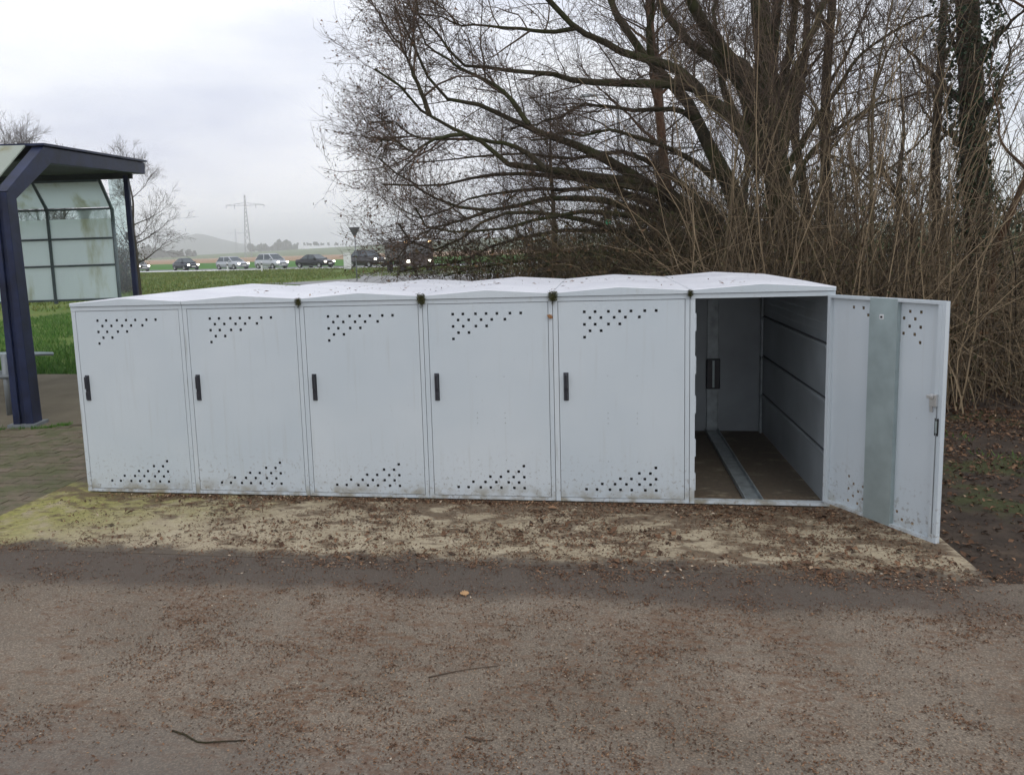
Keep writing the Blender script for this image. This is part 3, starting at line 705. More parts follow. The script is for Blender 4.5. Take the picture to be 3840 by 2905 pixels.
if cand[280:]:
    b = MB()
    for x, y in cand[280:]: b.box(x-.097, x+.097, y-.047, y+.047, -.06, -.0095)
    o = b.build('pavers_beyond', MAT['paver'], base); o['kind'] = 'stuff'

# ------------------------------------------------------------------ trees
def build_tree(name, label, limbs, mat, twigmat, levels, seedv, leafn=0, leaffilter=None, k0=8, cat='tree', group=None, leafsize=(.02, .042), loc=None, ntr=1):
    """limbs: list of (points, r0, r1); the first ntr of them form the trunk"""
    global rs
    rs = np.random.RandomState(seedv)
    root = np.array(limbs[0][0][0], float) if loc is None else np.array(loc)
    T = empty(name, tuple(root)); tag(T, label, cat, group)
    n = 16
    P = np.array([smooth_path(l[0], n) for l in limbs]); R = np.array([l[2]+(l[1]-l[2])*(1-np.linspace(0, 1, n))**(1.0 if i < ntr else 1.75) for i, l in enumerate(limbs)])
    P[1:] += rs.normal(0, .020, P[1:].shape)*np.linspace(0, 1, n)[None, :, None]
    def obj(nm, P_, R_, k, m):
        v, q = tubes(P_-root, R_, k); o = bpy.data.objects.new(nm, npmesh(nm, v, q, None, True, [m])); link(o, T); return o
    v = obj('trunk', P[:ntr], R[:ntr], 14, mat)
    if len(limbs) > ntr:
        for i in range(ntr, len(limbs)):
            obj('limb', P[i:i+1], R[i:i+1], k0, mat)
    cv, cq, off = [], [], 0; ends = []
    curP, curR = P, R
    if 'skiptrunk' in levels[0]: curP, curR = P[ntr:], R[ntr:]
    for lv in levels:
        lv = dict(lv); lv.pop('skiptrunk', None); k = lv.pop('k', 3); keep = lv.pop('keep', None)
        src = [(curP, curR)] if not lv.pop('all', False) else hist
        NP, NR = grow(curP, curR, **lv)
        if keep is not None:
            msk = keep(NP); NP, NR = NP[msk], NR[msk]
        vv, qq = tubes(NP-root, NR, k); cv.append(vv); cq.append(qq+off); off += len(vv)
        curP, curR = NP, NR; ends.append(NP)
    cr_ = bpy.data.objects.new('crown', npmesh('crown', np.concatenate(cv), np.concatenate(cq), None, False, [twigmat])); link(cr_, T)
    if leafn:
        E = np.concatenate([ends[-1][:, 1:].reshape(-1, 3), ends[-2][:, -1]])
        if leaffilter is not None:
            w = leaffilter(E); E = E[rs.rand(len(E)) < w]
        E = E[rs.permutation(len(E))[:leafn]]+rs.normal(0, .012, (min(leafn, len(E)), 3))
        v, t = leaves(E-root, rs.uniform(*leafsize, len(E)), .6, .5)
        lo = bpy.data.objects.new('leaves', npmesh('leaves', v, None, t, False, [MAT['treeleaf']])); link(lo, T); lo['kind'] = 'stuff'
    return T
def px(points, y0, y1, squeeze=False):
    m = len(points)
    if points[0][0] < 1700: points = [(x if x > 930 else 930-(930-x)*.58, y) for x, y in points]
    return [aty(x, y, y0+(y1-y0)*i/(m-1)) for i, (x, y) in enumerate(points)]
TB = aty(1690, 640, 5.0); TB = np.array([TB[0], 5.0, -.05])
trunk = [TB, aty(1688, 560, 5.0), aty(1680, 400, 5.0), aty(1662, 250, 5.0), aty(1652, 120, 5.05), aty(1640, 0, 5.1), aty(1630, -160, 5.2), aty(1635, -330, 5.3)]
limbs = [(trunk, .185, .075),
 (px([(1680, 380), (1660, 250), (1668, 120), (1680, 0), (1700, -150)], 5.0, 5.5), .11, .05),
 (px([(1660, 300), (1615, 161), (1575, 125), (1536, 78), (1503, 26), (1480, -40), (1450, -160)], 5.0, 4.3), .135, .05),
 (px([(1655, 330), (1589, 169), (1523, 117), (1469, 75), (1440, 34), (1419, 0), (1390, -90)], 5.0, 5.8), .10, .035),
 (px([(1650, 370), (1589, 260), (1536, 221), (1479, 167), (1427, 135), (1354, 117), (1302, 91), (1250, 60), (1206, 23), (1170, -20)], 5.0, 4.0), .12, .03),
 (px([(1406, 128), (1401, 65), (1414, 0), (1425, -80)], 4.55, 4.2), .045, .025),
 (px([(1650, 590), (1576, 403), (1536, 325), (1510, 273), (1484, 221), (1443, 177), (1380, 100), (1330, 20), (1300, -50)], 5.0, 5.6), .15, .04),
 (px([(1500, 190), (1471, 182), (1406, 180), (1328, 180), (1250, 177), (1198, 161), (1146, 156), (1070, 151), (1018, 142), (977, 122), (956, 88), (932, 57), (888, 16), (875, -20)], 4.8, 3.6), .065, .012),
 (px([(1497, 260), (1469, 239), (1427, 237), (1367, 239), (1302, 229), (1258, 224), (1211, 250), (1154, 268), (1100, 275)], 5.2, 4.6), .038, .012),
 (px([(1540, 385), (1510, 357), (1469, 333), (1419, 312), (1354, 289), (1313, 279), (1271, 292), (1219, 286), (1150, 300)], 5.0, 4.2), .045, .012),
 (px([(1670, 640), (1580, 545), (1497, 461), (1414, 410), (1336, 359), (1258, 324), (1199, 297), (1141, 269), (1063, 242), (1004, 223), (948, 208), (927, 172), (893, 135), (867, 96), (836, 60), (800, 15)], 5.0, 3.3), .14, .012),
 (px([(1660, 650), (1560, 510), (1434, 414), (1336, 390), (1258, 375), (1180, 367), (1102, 353), (1043, 312), (985, 281), (926, 250), (883, 226), (829, 195), (770, 172), (715, 140)], 5.0, 3.0), .14, .012),
 (px([(1640, 640), (1497, 488), (1395, 461), (1297, 430), (1180, 430), (1063, 453), (969, 449), (907, 406), (829, 394), (760, 400)], 5.0, 3.6), .10, .012),
 (px([(1600, 560), (1480, 470), (1375, 430), (1258, 390), (1141, 375), (1024, 383), (907, 402), (852, 394), (790, 370), (730, 340)], 4.9, 4.5), .085, .010),
 (px([(1630, 640), (1520, 560), (1414, 523), (1297, 488), (1180, 457), (1063, 465), (985, 523), (907, 543), (852, 508), (800, 480)], 4.9, 3.4), .075, .010),
 (px([(1600, 600), (1480, 540), (1360, 500), (1240, 500), (1110, 515), (1000, 560), (900, 575), (820, 590)], 5.0, 4.2), .06, .010),
 (px([(1180, 367), (1120, 320), (1020, 300), (900, 300), (800, 270), (720, 255)], 3.9, 4.2), .035, .008),
 (px([(1000, 290), (940, 300), (860, 330), (790, 300), (715, 330)], 3.5, 3.7), .026, .007),
 (px([(926, 250), (880, 180), (830, 110), (770, 60), (700, 0)], 3.4, 3.2), .030, .007),
 (px([(1141, 269), (1090, 200), (1020, 160), (930, 100), (860, 20), (830, -40)], 3.9, 4.3), .032, .008),
 (px([(1250, 60), (1180, 70), (1100, 60), (1000, 55), (930, 30), (860, 35)], 4.2, 4.6), .030, .008),
 (px([(1640, 640), (1520, 590), (1400, 560), (1280, 545), (1150, 555), (1040, 580), (960, 600)], 4.9, 3.6), .06, .010),
 (px([(1640, 620), (1500, 520), (1370, 470), (1250, 460), (1130, 480), (1020, 500), (930, 490), (860, 450)], 4.9, 3.2), .07, .010),
 (px([(1420, 414), (1330, 400), (1230, 410), (1120, 410), (1010, 430), (930, 470), (850, 460), (780, 430)], 4.4, 4.8), .04, .008),
 (px([(1560, 480), (1450, 380), (1350, 330), (1230, 340), (1120, 330), (1010, 340), (900, 350), (800, 340)], 4.9, 5.4), .05, .008),
 (px([(1063, 453), (985, 480), (900, 500), (830, 540), (790, 560)], 3.9, 3.4), .022, .007),
 (px([(1685, 330), (1720, 150), (1760, 60), (1790, -20), (1830, -120)], 5.0, 5.6), .09, .03),
 (px([(1690, 380), (1780, 230), (1850, 130), (1930, 70), (2010, 30)], 5.0, 4.4), .055, .012),
 (px([(1690, 430), (1760, 320), (1850, 250), (1950, 210), (2040, 200)], 5.0, 5.4), .045, .010),
 (px([(1669, 270), (1700, 130), (1720, 0), (1735, -120)], 5.0, 4.4), .08, .03),
 (px([(1590, 260), (1560, 180), (1540, 60), (1560, -60)], 5.0, 5.8), .06, .02),
]
def ok(P):    # keep twigs off the lockers
    m = P[:, -1]; return (m[:, 2] > 1.6) | (m[:, 1] > 2.5)
left_w = lambda E: np.clip((3.4-E[:, 0])/3.0, .10, 1.0)
build_tree('large_bare_tree', 'big bare multi-limbed tree spreading left over the lockers', limbs, MAT['bark'], MAT['twig'], [
    dict(skiptrunk=1, lt=.72, m=22, L=(.45, 1.5), ang=.75, n2=7, up=.12, wob=.16, curve=.03, tmin=.12, rfac=.010, rmin=.0028, k=4, keep=ok),
    dict(m=8, L=(.22, .75), ang=.75, n2=5, up=.10, wob=.20, curve=.03, tmin=.1, rfac=.008, rmin=.0020, keep=ok),
    dict(m=5, L=(.10, .34), ang=.7, n2=4, up=.10, wob=.25, curve=.03, tmin=.15, rfac=.007, rmin=.0015, keep=ok)],
    11, 5500, left_w)

def up_tree(name, label, base, h, r, spread, mat, twig, seedv, levels=None, group=None, lean=(0, 0), cat='tree', start=.35, nl=9, crown_up=.55, leafn=0):
    """upright bare tree with a leader and side limbs"""
    q = np.random.RandomState(seedv); base = np.array(base, float)
    tr = [base+np.array([lean[0]*t*h+q.normal(0, .02*h)*t*.6, lean[1]*t*h+q.normal(0, .02*h)*t*.6, t*h]) for t in np.linspace(0, 1, 7)]
    L = [(tr, r, r*.07)]
    for i in range(nl):
        t = start+(1-start)*.92*(i+q.rand()*.6)/nl; j = t*6; a = int(j); p0 = tr[a]*(1-(j-a))+tr[min(a+1, 6)]*(j-a)
        az = q.rand()*6.283+i*2.4; ln = spread*h*(1.15-t)*q.uniform(.75, 1.2); d = np.array([math.cos(az), math.sin(az), crown_up+q.rand()*.5]); d /= np.linalg.norm(d)
        pts = [p0]
        for s_ in range(4): pts.append(pts[-1]+d*ln/4); d = d+np.array([0, 0, .12])+q.normal(0, .10, 3); d /= np.linalg.norm(d)
        L.append((pts, r*(1.05-t)*.55, r*.06))
    lv = levels or [dict(m=9, L=(.10*h, .24*h), ang=.65, n2=6, up=.12, wob=.14, curve=.04, tmin=.2, rfac=.009, rmin=.0055, k=3),
                    dict(m=6, L=(.05*h, .12*h), ang=.65, n2=4, up=.1, wob=.18, curve=.03, tmin=.15, rfac=.008, rmin=.0042),
                    dict(m=4, L=(.03*h, .06*h), ang=.6, n2=3, up=.1, wob=.2, curve=.03, tmin=.2, rfac=.008, rmin=.0036)]
    return build_tree(name, label, L, mat, twig, lv, seedv+500, leafn=leafn, group=group, cat=cat)
# tall trunks in the thicket to the right
fine = lambda h: [dict(m=6, L=(.7, 1.6), ang=.7, n2=6, up=.15, wob=.14, curve=.04, tmin=.25, rfac=.008, rmin=.0035),
                  dict(m=5, L=(.3, .8), ang=.7, n2=4, up=.1, wob=.18, curve=.03, tmin=.1, rfac=.007, rmin=.0026),
                  dict(m=4, L=(.15, .4), ang=.65, n2=3, up=.1, wob=.2, curve=.02, tmin=.2, rfac=.007, rmin=.0020)]
def pole_tree(name, label, pts, y0, y1, r0, r1, mat, seedv, nside=7, cat='tree', top=True, twig='twig', lv=None):
    q = np.random.RandomState(seedv); tr = px(pts, y0, y1); b = tr[0].copy(); b[2] = -.05; tr = [b]+tr
    L = [(tr, r0, r1)]; n = len(tr)
    for i in range(nside):
        t = .42+.56*(i+q.rand())/nside; j = t*(n-1); a = min(int(j), n-2); p0 = tr[a]*(1-(j-a))+tr[a+1]*(j-a)
        az = q.rand()*6.283; d = np.array([math.cos(az), math.sin(az)*.7, .6+.7*q.rand()]); d /= np.linalg.norm(d); ln = q.uniform(1.0, 2.2); pp = [p0]
        for s_ in range(4): pp.append(pp[-1]+d*ln/4); d = d+np.array([0, 0, .08])+q.normal(0, .12, 3); d /= np.linalg.norm(d)
        L.append((pp, max(.012, r0*.32), .007))
    return build_tree(name, label, L, mat, MAT[twig], lv or fine(4), seedv, cat=cat)
pole_tree('slim_tree', 'slim dark tree trunk just right of the big multi-limbed tree', [(1800, 560), (1785, 420), (1782, 227), (1791, 76), (1798, 0), (1805, -150)], 6.0, 6.2, .085, .045, MAT['bark_d'], 21, 6)
pole_tree('reddish_tree', 'slender reddish trunk behind the big tree, beside the green signal', [(1452, 470), (1440, 400), (1425, 260), (1412, 130), (1400, 0), (1395, -150)], 9.0, 9.2, .10, .05, MAT['bark_red'], 22, 9)
pole_tree('thin_tree', 'thin dark tree close to the left of the ivy-clad trunk', [(2024, 560), (2020, 400), (2020, 300), (2028, 190), (2037, 38), (2042, -120)], 6.4, 6.6, .075, .04, MAT['bark_d'], 23, 5)
pole_tree('forked_tree', 'dark trunk leaning left between the slim tree and the thin tree', [(1745, 520), (1735, 400), (1715, 280), (1735, 150), (1745, 0), (1750, -120)], 7.0, 7.2, .08, .04, MAT['bark_d'], 24, 4)
pole_tree('sapling', 'pale upright sapling behind the open locker door', [(1886, 635), (1883, 513), (1881, 400), (1884, 248), (1890, 150)], 3.6, 3.7, .028, .012, MAT['bark_pale'], 25, 3, twig='twig')
pole_tree('sapling', 'pale brown sapling rising just right of the open locker roof', [(1760, 640), (1757, 560), (1768, 430), (1780, 330), (1800, 230)], 3.5, 3.6, .024, .010, MAT['bark_pale'], 26, 3, twig='twig')
pole_tree('sapling', 'orange brown sapling standing left of the big trunk base', [(1560, 620), (1568, 520), (1580, 420), (1590, 330), (1612, 230)], 3.5, 3.4, .022, .009, MAT['bark_pale'], 27, 3, twig='twig')
pole_tree('leaning_trunk', 'broken dark stub leaning left in the gap right of the pale sapling', [(1975, 560), (1960, 468), (1934, 415), (1900, 358)], 5.6, 5.5, .045, .030, MAT['bark_d'], 28, 2)
pole_tree('leaning_trunk', 'thick brown trunk leaning right at the right edge of the picture', [(2140, 580), (2168, 494), (2210, 396), (2250, 280), (2280, 150), (2300, 0)], 4.6, 4.2, .06, .012, MAT['bark_red'], 29, 4)
iv = pole_tree('ivy_clad_tree', 'tall trunk wrapped in dark ivy at the right', [(2118, 600), (2105, 400), (2098, 200), (2088, 0), (2080, -200)], 5.6, 5.9, .17, .12, MAT['bark_d'], 30, 9)
rs = np.random.RandomState(77)
def ivy_on(T, pts, y0, y1, rad, n, size=(.03, .065)):
    tr = smooth_path(px(pts, y0, y1), 40); root = np.array(T.location)
    i = rs.randint(0, 39, n); w = rs.rand(n, 1); c = tr[i]*(1-w)+tr[i+1]*w
    clump = .45+1.1*vnoise(c[:, 2]*3.1, i*0+c[:, 0]*2); ang = rs.rand(n)*6.283; r = rad*clump*(.55+.6*rs.rand(n)**.6)
    c = c+np.stack([np.cos(ang)*r, np.sin(ang)*r, rs.normal(0, .05, n)], 1)
    v, t = leaves(c-root, rs.uniform(*size, n), .9, .25); o = bpy.data.objects.new('ivy', npmesh('ivy', v, None, t, False, [MAT['ivy']])); link(o, T); o['kind'] = 'stuff'
ivy_on(iv, [(2118, 640), (2105, 400), (2098, 200), (2088, 0), (2080, -200)], 5.6, 5.9, .34, 6500)
# hazy trees of the wood behind
for i, (x, y, h, sd) in enumerate([(2.6, 17, 6.0, 41), (7.5, 16, 7.5, 42), (11.5, 17, 6.5, 43), (14.5, 11, 7.5, 44), (16.5, 13, 6.0, 45), (12.6, 8.5, 7.0, 46), (5.2, 12.5, 7.0, 47)]):
    up_tree('background_tree', ['bare tree far behind the thin low branches left of centre', 'bare tree behind the green signal', 'bare tree in the wood behind the slim dark trunk', 'bare tree in the wood at the far right edge',
            'bare tree deep in the wood beyond the right edge', 'bare tree behind the ivy-clad trunk', 'bare tree behind the crown of the big tree'][i], (x, y, -.05), h, .11, .30, MAT['bark_d'], MAT['twig'], sd, group='bare trees of the wood behind')
# trees on the left, beyond the shelter
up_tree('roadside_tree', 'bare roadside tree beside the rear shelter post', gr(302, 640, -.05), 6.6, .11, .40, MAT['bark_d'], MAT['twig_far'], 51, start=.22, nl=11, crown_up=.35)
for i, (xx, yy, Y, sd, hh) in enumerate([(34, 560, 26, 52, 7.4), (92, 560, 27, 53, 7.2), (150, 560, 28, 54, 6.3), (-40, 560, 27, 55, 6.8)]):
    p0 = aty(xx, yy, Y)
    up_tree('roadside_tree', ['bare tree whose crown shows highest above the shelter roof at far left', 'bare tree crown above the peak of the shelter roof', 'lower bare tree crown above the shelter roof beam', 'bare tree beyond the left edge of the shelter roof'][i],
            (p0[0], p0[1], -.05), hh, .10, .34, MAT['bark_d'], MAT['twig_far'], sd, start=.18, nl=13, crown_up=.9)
# ------------------------------------------------------------------ thicket and hedge
rs = np.random.RandomState(5)
def stems(n, region, h, r, lean=.25, droop=0.0, n2=8):
    x0, x1, y0, y1 = region; p = np.stack([rs.uniform(x0, x1, n), rs.uniform(y0, y1, n), np.full(n, -.05)], 1)
    d = np.stack([rs.normal(0, lean, n), rs.normal(0, lean, n), np.ones(n)], 1); d = unit(d)
    ln = rs.uniform(h[0], h[1], n)*(.55+.9*vnoise(p[:, 0]*.9, p[:, 1]*.9))
    P = np.zeros((n, n2, 3)); P[:, 0] = p; az = rs.rand(n)*6.283
    for j in range(1, n2):
        d = d+rs.normal(0, .07, (n, 3))+np.stack([np.cos(az), np.sin(az), -np.ones(n)], 1)*droop*(j/n2)[..., None] if False else d+rs.normal(0, .08, (n, 3))+np.stack([np.cos(az)*droop, np.sin(az)*droop, -droop*1.3*np.ones(n)], 1)*(j/n2)
        d = unit(d); P[:, j] = P[:, j-1]+d*(ln/(n2-1))[:, None]
    R = rs.uniform(r[0], r[1], n)[:, None]*np.linspace(1, .35, n2)[None]
    return P, R
def off_lockers(P): return (P[:, :, 1].min(1) > 2.45) | (P[:, :, 0].min(1) > 5.95)
def thicket(name, label, cat, parts, mat, leafspec=None, leafmat=None):
    vs, qs, ts, off = [], [], [], 0
    allP = []
    for P, R in parts:
        for PP, RR in ((P, R), grow(P, R, m=5, L=(.25, .9), ang=.8, n2=5, up=.05, wob=.18, curve=0, tmin=.2, rfac=.008, rmin=.0022)):
            mk = off_lockers(PP); PP, RR = PP[mk], RR[mk]
            v, q = tubes(PP, RR, 3); vs.append(v); qs.append(q+off); off += len(v); allP.append(PP.reshape(-1, 3))
    o = bpy.data.objects.new(name, npmesh(name, np.concatenate(vs), np.concatenate(qs), None, False, [mat])); link(o); tag(o, label, cat, kind='stuff')
    if leafspec:
        A = np.concatenate(allP); A = A[(A[:, 2] > .02) & (A[:, 2] < leafspec[2])]; n = leafspec[0]; c = A[rs.randint(0, len(A), n)]+rs.normal(0, leafspec[3], (n, 3)); c = c[(c[:, 1] > 2.4) | (c[:, 0] > 6.0)]; c[:, 2] = np.abs(c[:, 2])
        v, t = leaves(c, rs.uniform(*leafspec[1], len(c)), .6, .35); l = bpy.data.objects.new('leaves', npmesh('leaves', v, None, t, False, [leafmat])); link(l, o); l['kind'] = 'stuff'
thicket('thicket', 'dense tangle of tan canes and saplings behind and right of the open locker', 'thicket',
        [stems(330, (5.0, 7.6, 3.0, 4.6), (1.4, 3.2), (.004, .010), .20, .14), stems(560, (6.6, 14, 3.6, 6.0), (1.3, 3.2), (.004, .012), .24, .16),
         stems(700, (6.3, 13, 3.4, 5.0), (.8, 2.0), (.003, .006), .50, .30), stems(420, (4.2, 6.6, 3.0, 4.6), (1.0, 2.3), (.003, .007), .35, .25),
         stems(150, (5.0, 7.4, 3.0, 4.4), (3.0, 4.6), (.005, .010), .13, .05), stems(260, (8.6, 13, 4.2, 6.5), (3.4, 5.2), (.005, .011), .18, .08)], MAT['cane'], (9000, (.03, .06), 1.5, .12), MAT['hedgel'])
thicket('hedge', 'low olive brown hedge behind the closed lockers under the big tree', 'hedge',
        [stems(1000, (2.4, 6.0, 3.6, 5.6), (1.7, 2.5), (.003, .007), .35, .12), stems(700, (2.6, 7.0, 6.0, 9.0), (1.9, 2.9), (.004, .008), .3, .1)], MAT['hedgew'], (26000, (.03, .065), 1.95, .12), MAT['hedgel'])
thicket('deep_undergrowth', 'dark undergrowth deep in the wood behind the tan canes', 'undergrowth',
        [stems(1000, (4.5, 15, 6.2, 9.5), (1.8, 3.4), (.006, .014), .25, .10)], MAT['hedgew'], (20000, (.05, .10), 2.6, .22), MAT['ivy'])

# ------------------------------------------------------------------ leaf litter
rs = np.random.RandomState(9)
def litter(name, label, n, x0, x1, y0, y1, z, size, dens, mat, aspect=.55, tilt=.18, curl=.25, exclude=None):
    x = rs.uniform(x0, x1, n*3); y = rs.uniform(y0, y1, n*3); k = rs.rand(n*3) < dens(x, y)
    if exclude is not None: k &= ~exclude(x, y)
    x, y = x[k][:n], y[k][:n]; s = rs.uniform(size[0], size[1], len(x))*(.6+.8*rs.rand(len(x))**2)
    v, t = leaves(np.stack([x, y, z+s*.10+.002], 1), s, aspect, curl, tilt)
    o = bpy.data.objects.new(name, npmesh(name, v, None, t, False, [mat])); link(o); tag(o, label, 'leaf litter', kind='stuff'); return o
cl = lambda sx, sy, a, b, o=0: (lambda x, y: np.clip((fbm(x*sx+o, y*sy+o, 4)-a)/(b-a), 0, 1)**1.5+.04)
litter('asphalt_crumbs', 'brown leaf crumbs scattered over the asphalt', 7000, -1, 7.5, -3.3, -1.1, -.002, (.005, .016), cl(1.6, 2.2, .42, .62), MAT['crumb'], .5, .25)
litter('asphalt_crumbs_fine', 'fine gritty leaf crumbs all over the asphalt', 6000, -1, 7.5, -3.4, -1.1, -.002, (.004, .010), lambda x, y: .5+0*x, MAT['crumb'], .7, .3)
sd_ = lambda x, y: np.clip((fbm(x*2.2+4, y*3.4+2, 4)-.50+.10*np.clip((x-.5)/4, 0, 1)+.12*np.clip((y+.5)/.5, 0, 1))/.16, 0, 1)*np.clip(.25+x/3.5, .12, 1)+.03
litter('slab_litter', 'dark brown rotted leaves clumped on the concrete slab', 15000, -.2, 5.7, -1.22, -.02, .0, (.007, .024), sd_, MAT['crumb'], .5, .28)
litter('slab_leaves', 'larger curled dead leaves on the slab near the lockers', 500, .5, 5.7, -1.1, -.03, .0, (.03, .06), sd_, MAT['deadleaf'], .55, .35)
ring = lambda x, y: (x < 5.8) & (y < 2.5)
litter('soil_leaves', 'dead brown leaves covering the soil right of the slab', 42000, 5.78, 11, -1.3, 5.5, -.035, (.014, .046), lambda x, y: np.clip(.30+.8*(y-.8)/2.4, .26, 1)*np.clip((fbm(x*1.1+9, y*1.1, 3)-.28)/.2, .15, 1), MAT['deadleaf'], .6, .4, .45)
litter('roof_litter', 'scattered dead bits lying on the white locker roofs', 260, .9, 5.2, .15, 2.1, HB+.0852, (.012, .04), lambda x, y: np.clip((fbm(x*2, y*3, 3)-.35)/.2, .1, 1), MAT['crumb'], .4, .15)
def drifts(name, label, nc, per, x0, x1, y0, y1, z, size, dens, mat, sig=(.015, .08)):
    x = rs.uniform(x0, x1, nc*6); y = rs.uniform(y0, y1, nc*6); k = rs.rand(nc*6) < dens(x, y); x, y = x[k][:nc], y[k][:nc]
    cnt = np.maximum(2, (per*rs.rand(len(x))**1.6*2)).astype(int); ii = np.repeat(np.arange(len(x)), cnt); sg = rs.uniform(sig[0], sig[1], len(x))[ii]*(cnt[ii]/per/1.2)**.5
    th = rs.rand(len(x))[ii]*3.14; a = rs.normal(0, 1, len(ii))*sg*1.5; b = rs.normal(0, 1, len(ii))*sg*.7
    px_ = x[ii]+a*np.cos(th)-b*np.sin(th); py_ = y[ii]+a*np.sin(th)+b*np.cos(th); s_ = rs.uniform(size[0], size[1], len(ii))
    kk = (py_ < -.015); px_, py_, s_ = px_[kk], py_[kk], s_[kk]
    v, t = leaves(np.stack([px_, py_, z+s_*.12+.001], 1), s_, .5, .35, .3); o = bpy.data.objects.new(name, npmesh(name, v, None, t, False, [mat])); link(o); tag(o, label, 'leaf litter', kind='stuff')
drifts('asphalt_drifts', 'small reddish brown drifts of leaf crumbs on the asphalt', 2000, 30, -.8, 7.2, -3.2, -1.35, -.002, (.005, .015), lambda x, y: np.clip((fbm(x*.9+2, y*1.3+6, 4)-.38)/.16, .03, 1), MAT['redcrumb'])
drifts('edge_drifts', 'leaf mould gathered along the front edge of the slab', 420, 26, -.5, 6.2, -1.30, -.98, .0, (.005, .017), lambda x, y: .25+.75*np.clip((fbm(x*1.5, y*3, 3)-.35)/.2, 0, 1), MAT['redcrumb'], (.015, .06))
drifts('slab_drifts', 'patches of rotted leaf crumbs over the concrete slab', 560, 24, .2, 5.7, -1.05, -.03, .0, (.006, .018), lambda x, y: np.clip(.15+x/5.5, .1, 1)*np.clip((fbm(x*1.4+8, y*2.2, 3)-.25)/.25, .1, 1), MAT['redcrumb'])
# bits lie on the curved roof: drop each one onto the profile
ro = bpy.data.objects['roof_litter']; n_ = len(ro.data.vertices); co = np.zeros(n_*3, np.float32); ro.data.vertices.foreach_get('co', co); co = co.reshape(-1, 4, 3)
cx = co[:, :, 0].mean(1) % W; zt = np.interp(cx, [p_[0] for p_ in PROFILE], [p_[1] for p_ in PROFILE]); co[:, :, 2] += (zt-.0852+.001)[:, None]; ro.data.vertices.foreach_set('co', co.ravel()); ro.data.update()
litter('locker_foot_litter', 'rotted leaves and moss drifted against the locker feet', 2600, .1, 5.3, -.10, -.012, .0, (.010, .028), lambda x, y: np.clip((fbm(x*2.5+1, y*9, 3)-.30)/.25, .1, 1)*np.clip((y+.12)/.10, 0, 1), MAT['crumb'], .5, .5, .5)
# grass
def blades(name, label, pos, h, mat, w=.006, cat='grass'):
    n = len(pos); a = rs.rand(n)*6.283; hh = rs.uniform(h[0], h[1], n); wv = np.stack([np.cos(a), np.sin(a), 0*a], 1)*(w*rs.uniform(.6, 1.3, n))[:, None]
    lean = np.stack([rs.normal(0, .45, n), rs.normal(0, .45, n), np.ones(n)], 1)*hh[:, None]
    v = np.stack([pos-wv, pos+wv, pos+lean], 1).reshape(-1, 3); t = np.arange(n*3).reshape(-1, 3)
    o = bpy.data.objects.new(name, npmesh(name, v, None, t, False, [mat])); link(o); tag(o, label, cat, kind='stuff')
n = 60000; x = rs.uniform(-14, -2.2, n); y = 5.8+(rs.rand(n)**1.6)*16; k = fbm(x*.9, y*.9, 3) > .26
blades('lawn_grass', 'fresh green grass behind the bus shelter', np.stack([x, y, np.full(n, -.05)], 1)[k], (.05, .14), MAT['blade'], .009)
n = 70000; x = rs.uniform(-60, 6, n); y = rs.uniform(20, 82, n); s_ = x*RN[0]+y*RN[1]; k = (s_ < ROAD0-.4) & (fbm(x*.25, y*.25, 3) > .3) & ~((y < 47) & (x > -14.5))
blades('verge_grass', 'rough olive grass of the roadside verge', np.stack([x, y, np.full(n, -.05)], 1)[k], (.08, .22), MAT['blade_o'], .03)
n = 5000; x = rs.uniform(5.85, 9.5, n); y = rs.uniform(-.6, 3.4, n); k = fbm(x*.8+3, y*.8+1, 3) > .52
blades('soil_grass', 'small green grass tufts in the leafy soil right of the slab', np.stack([x, y, np.full(n, -.035)], 1)[k], (.02, .06), MAT['blade'], .004)
n = 4200; t_ = rs.rand(n); x = -2.75+2.4*t_+rs.normal(0, .04, n); y = np.where(x < -2.0, 2.02+.18*(x+2.45), 2.20+.46*(x+2.0))+rs.normal(-.03, .05, n); k = (fbm(x*3, y*3, 3) > .40-.1*(x < -1.9)) & (x < -.36)
blades('joint_grass', 'grass and moss along the edge of the shelter paving', np.stack([x, y, np.full(n, -.02)], 1)[k], (.015, .05), MAT['blade'], .004)
# single fallen things
def twig_obj(name, label, pts, r, mat, side=()):
    b = MB().tube(smooth_path(pts, 10), np.linspace(r, r*.6, 10), 6)
    for a, c in side: b.tube([a, c], [r*.5, r*.3], 5)
    o = b.build(name, mat, None, True); tag(o, label, 'twig'); return o
z_ = .001
A, Bp, Cc = [np.array([*gr(*q_)[:2], z_]) for q_ in ((372, 1577), (430, 1602), (530, 1598))]
twig_obj('fallen_twig', 'dark bent twig lying on the asphalt at lower left', [A, (A+Bp)/2+(0, .004, .003), Bp, (Bp+Cc)/2+(0, -.003, .002), Cc], .0038, MAT['bark_d'])
A, Cc = [np.array([*gr(*q_)[:2], z_]) for q_ in ((925, 1462), (1075, 1437))]
twig_obj('fallen_twig', 'straight brown twig on the asphalt below the middle lockers', [A, (A+Cc)/2+(0, .01, .002), Cc], .0026, MAT['twig'])
A, Cc = [np.array([*gr(*q_)[:2], z_]) for q_ in ((1005, 1590), (1065, 1597))]
twig_obj('fallen_twig', 'short curved brown twig near the bottom middle of the asphalt', [A, (A+Cc)/2+(0, -.015, .002), Cc], .0026, MAT['twig'])
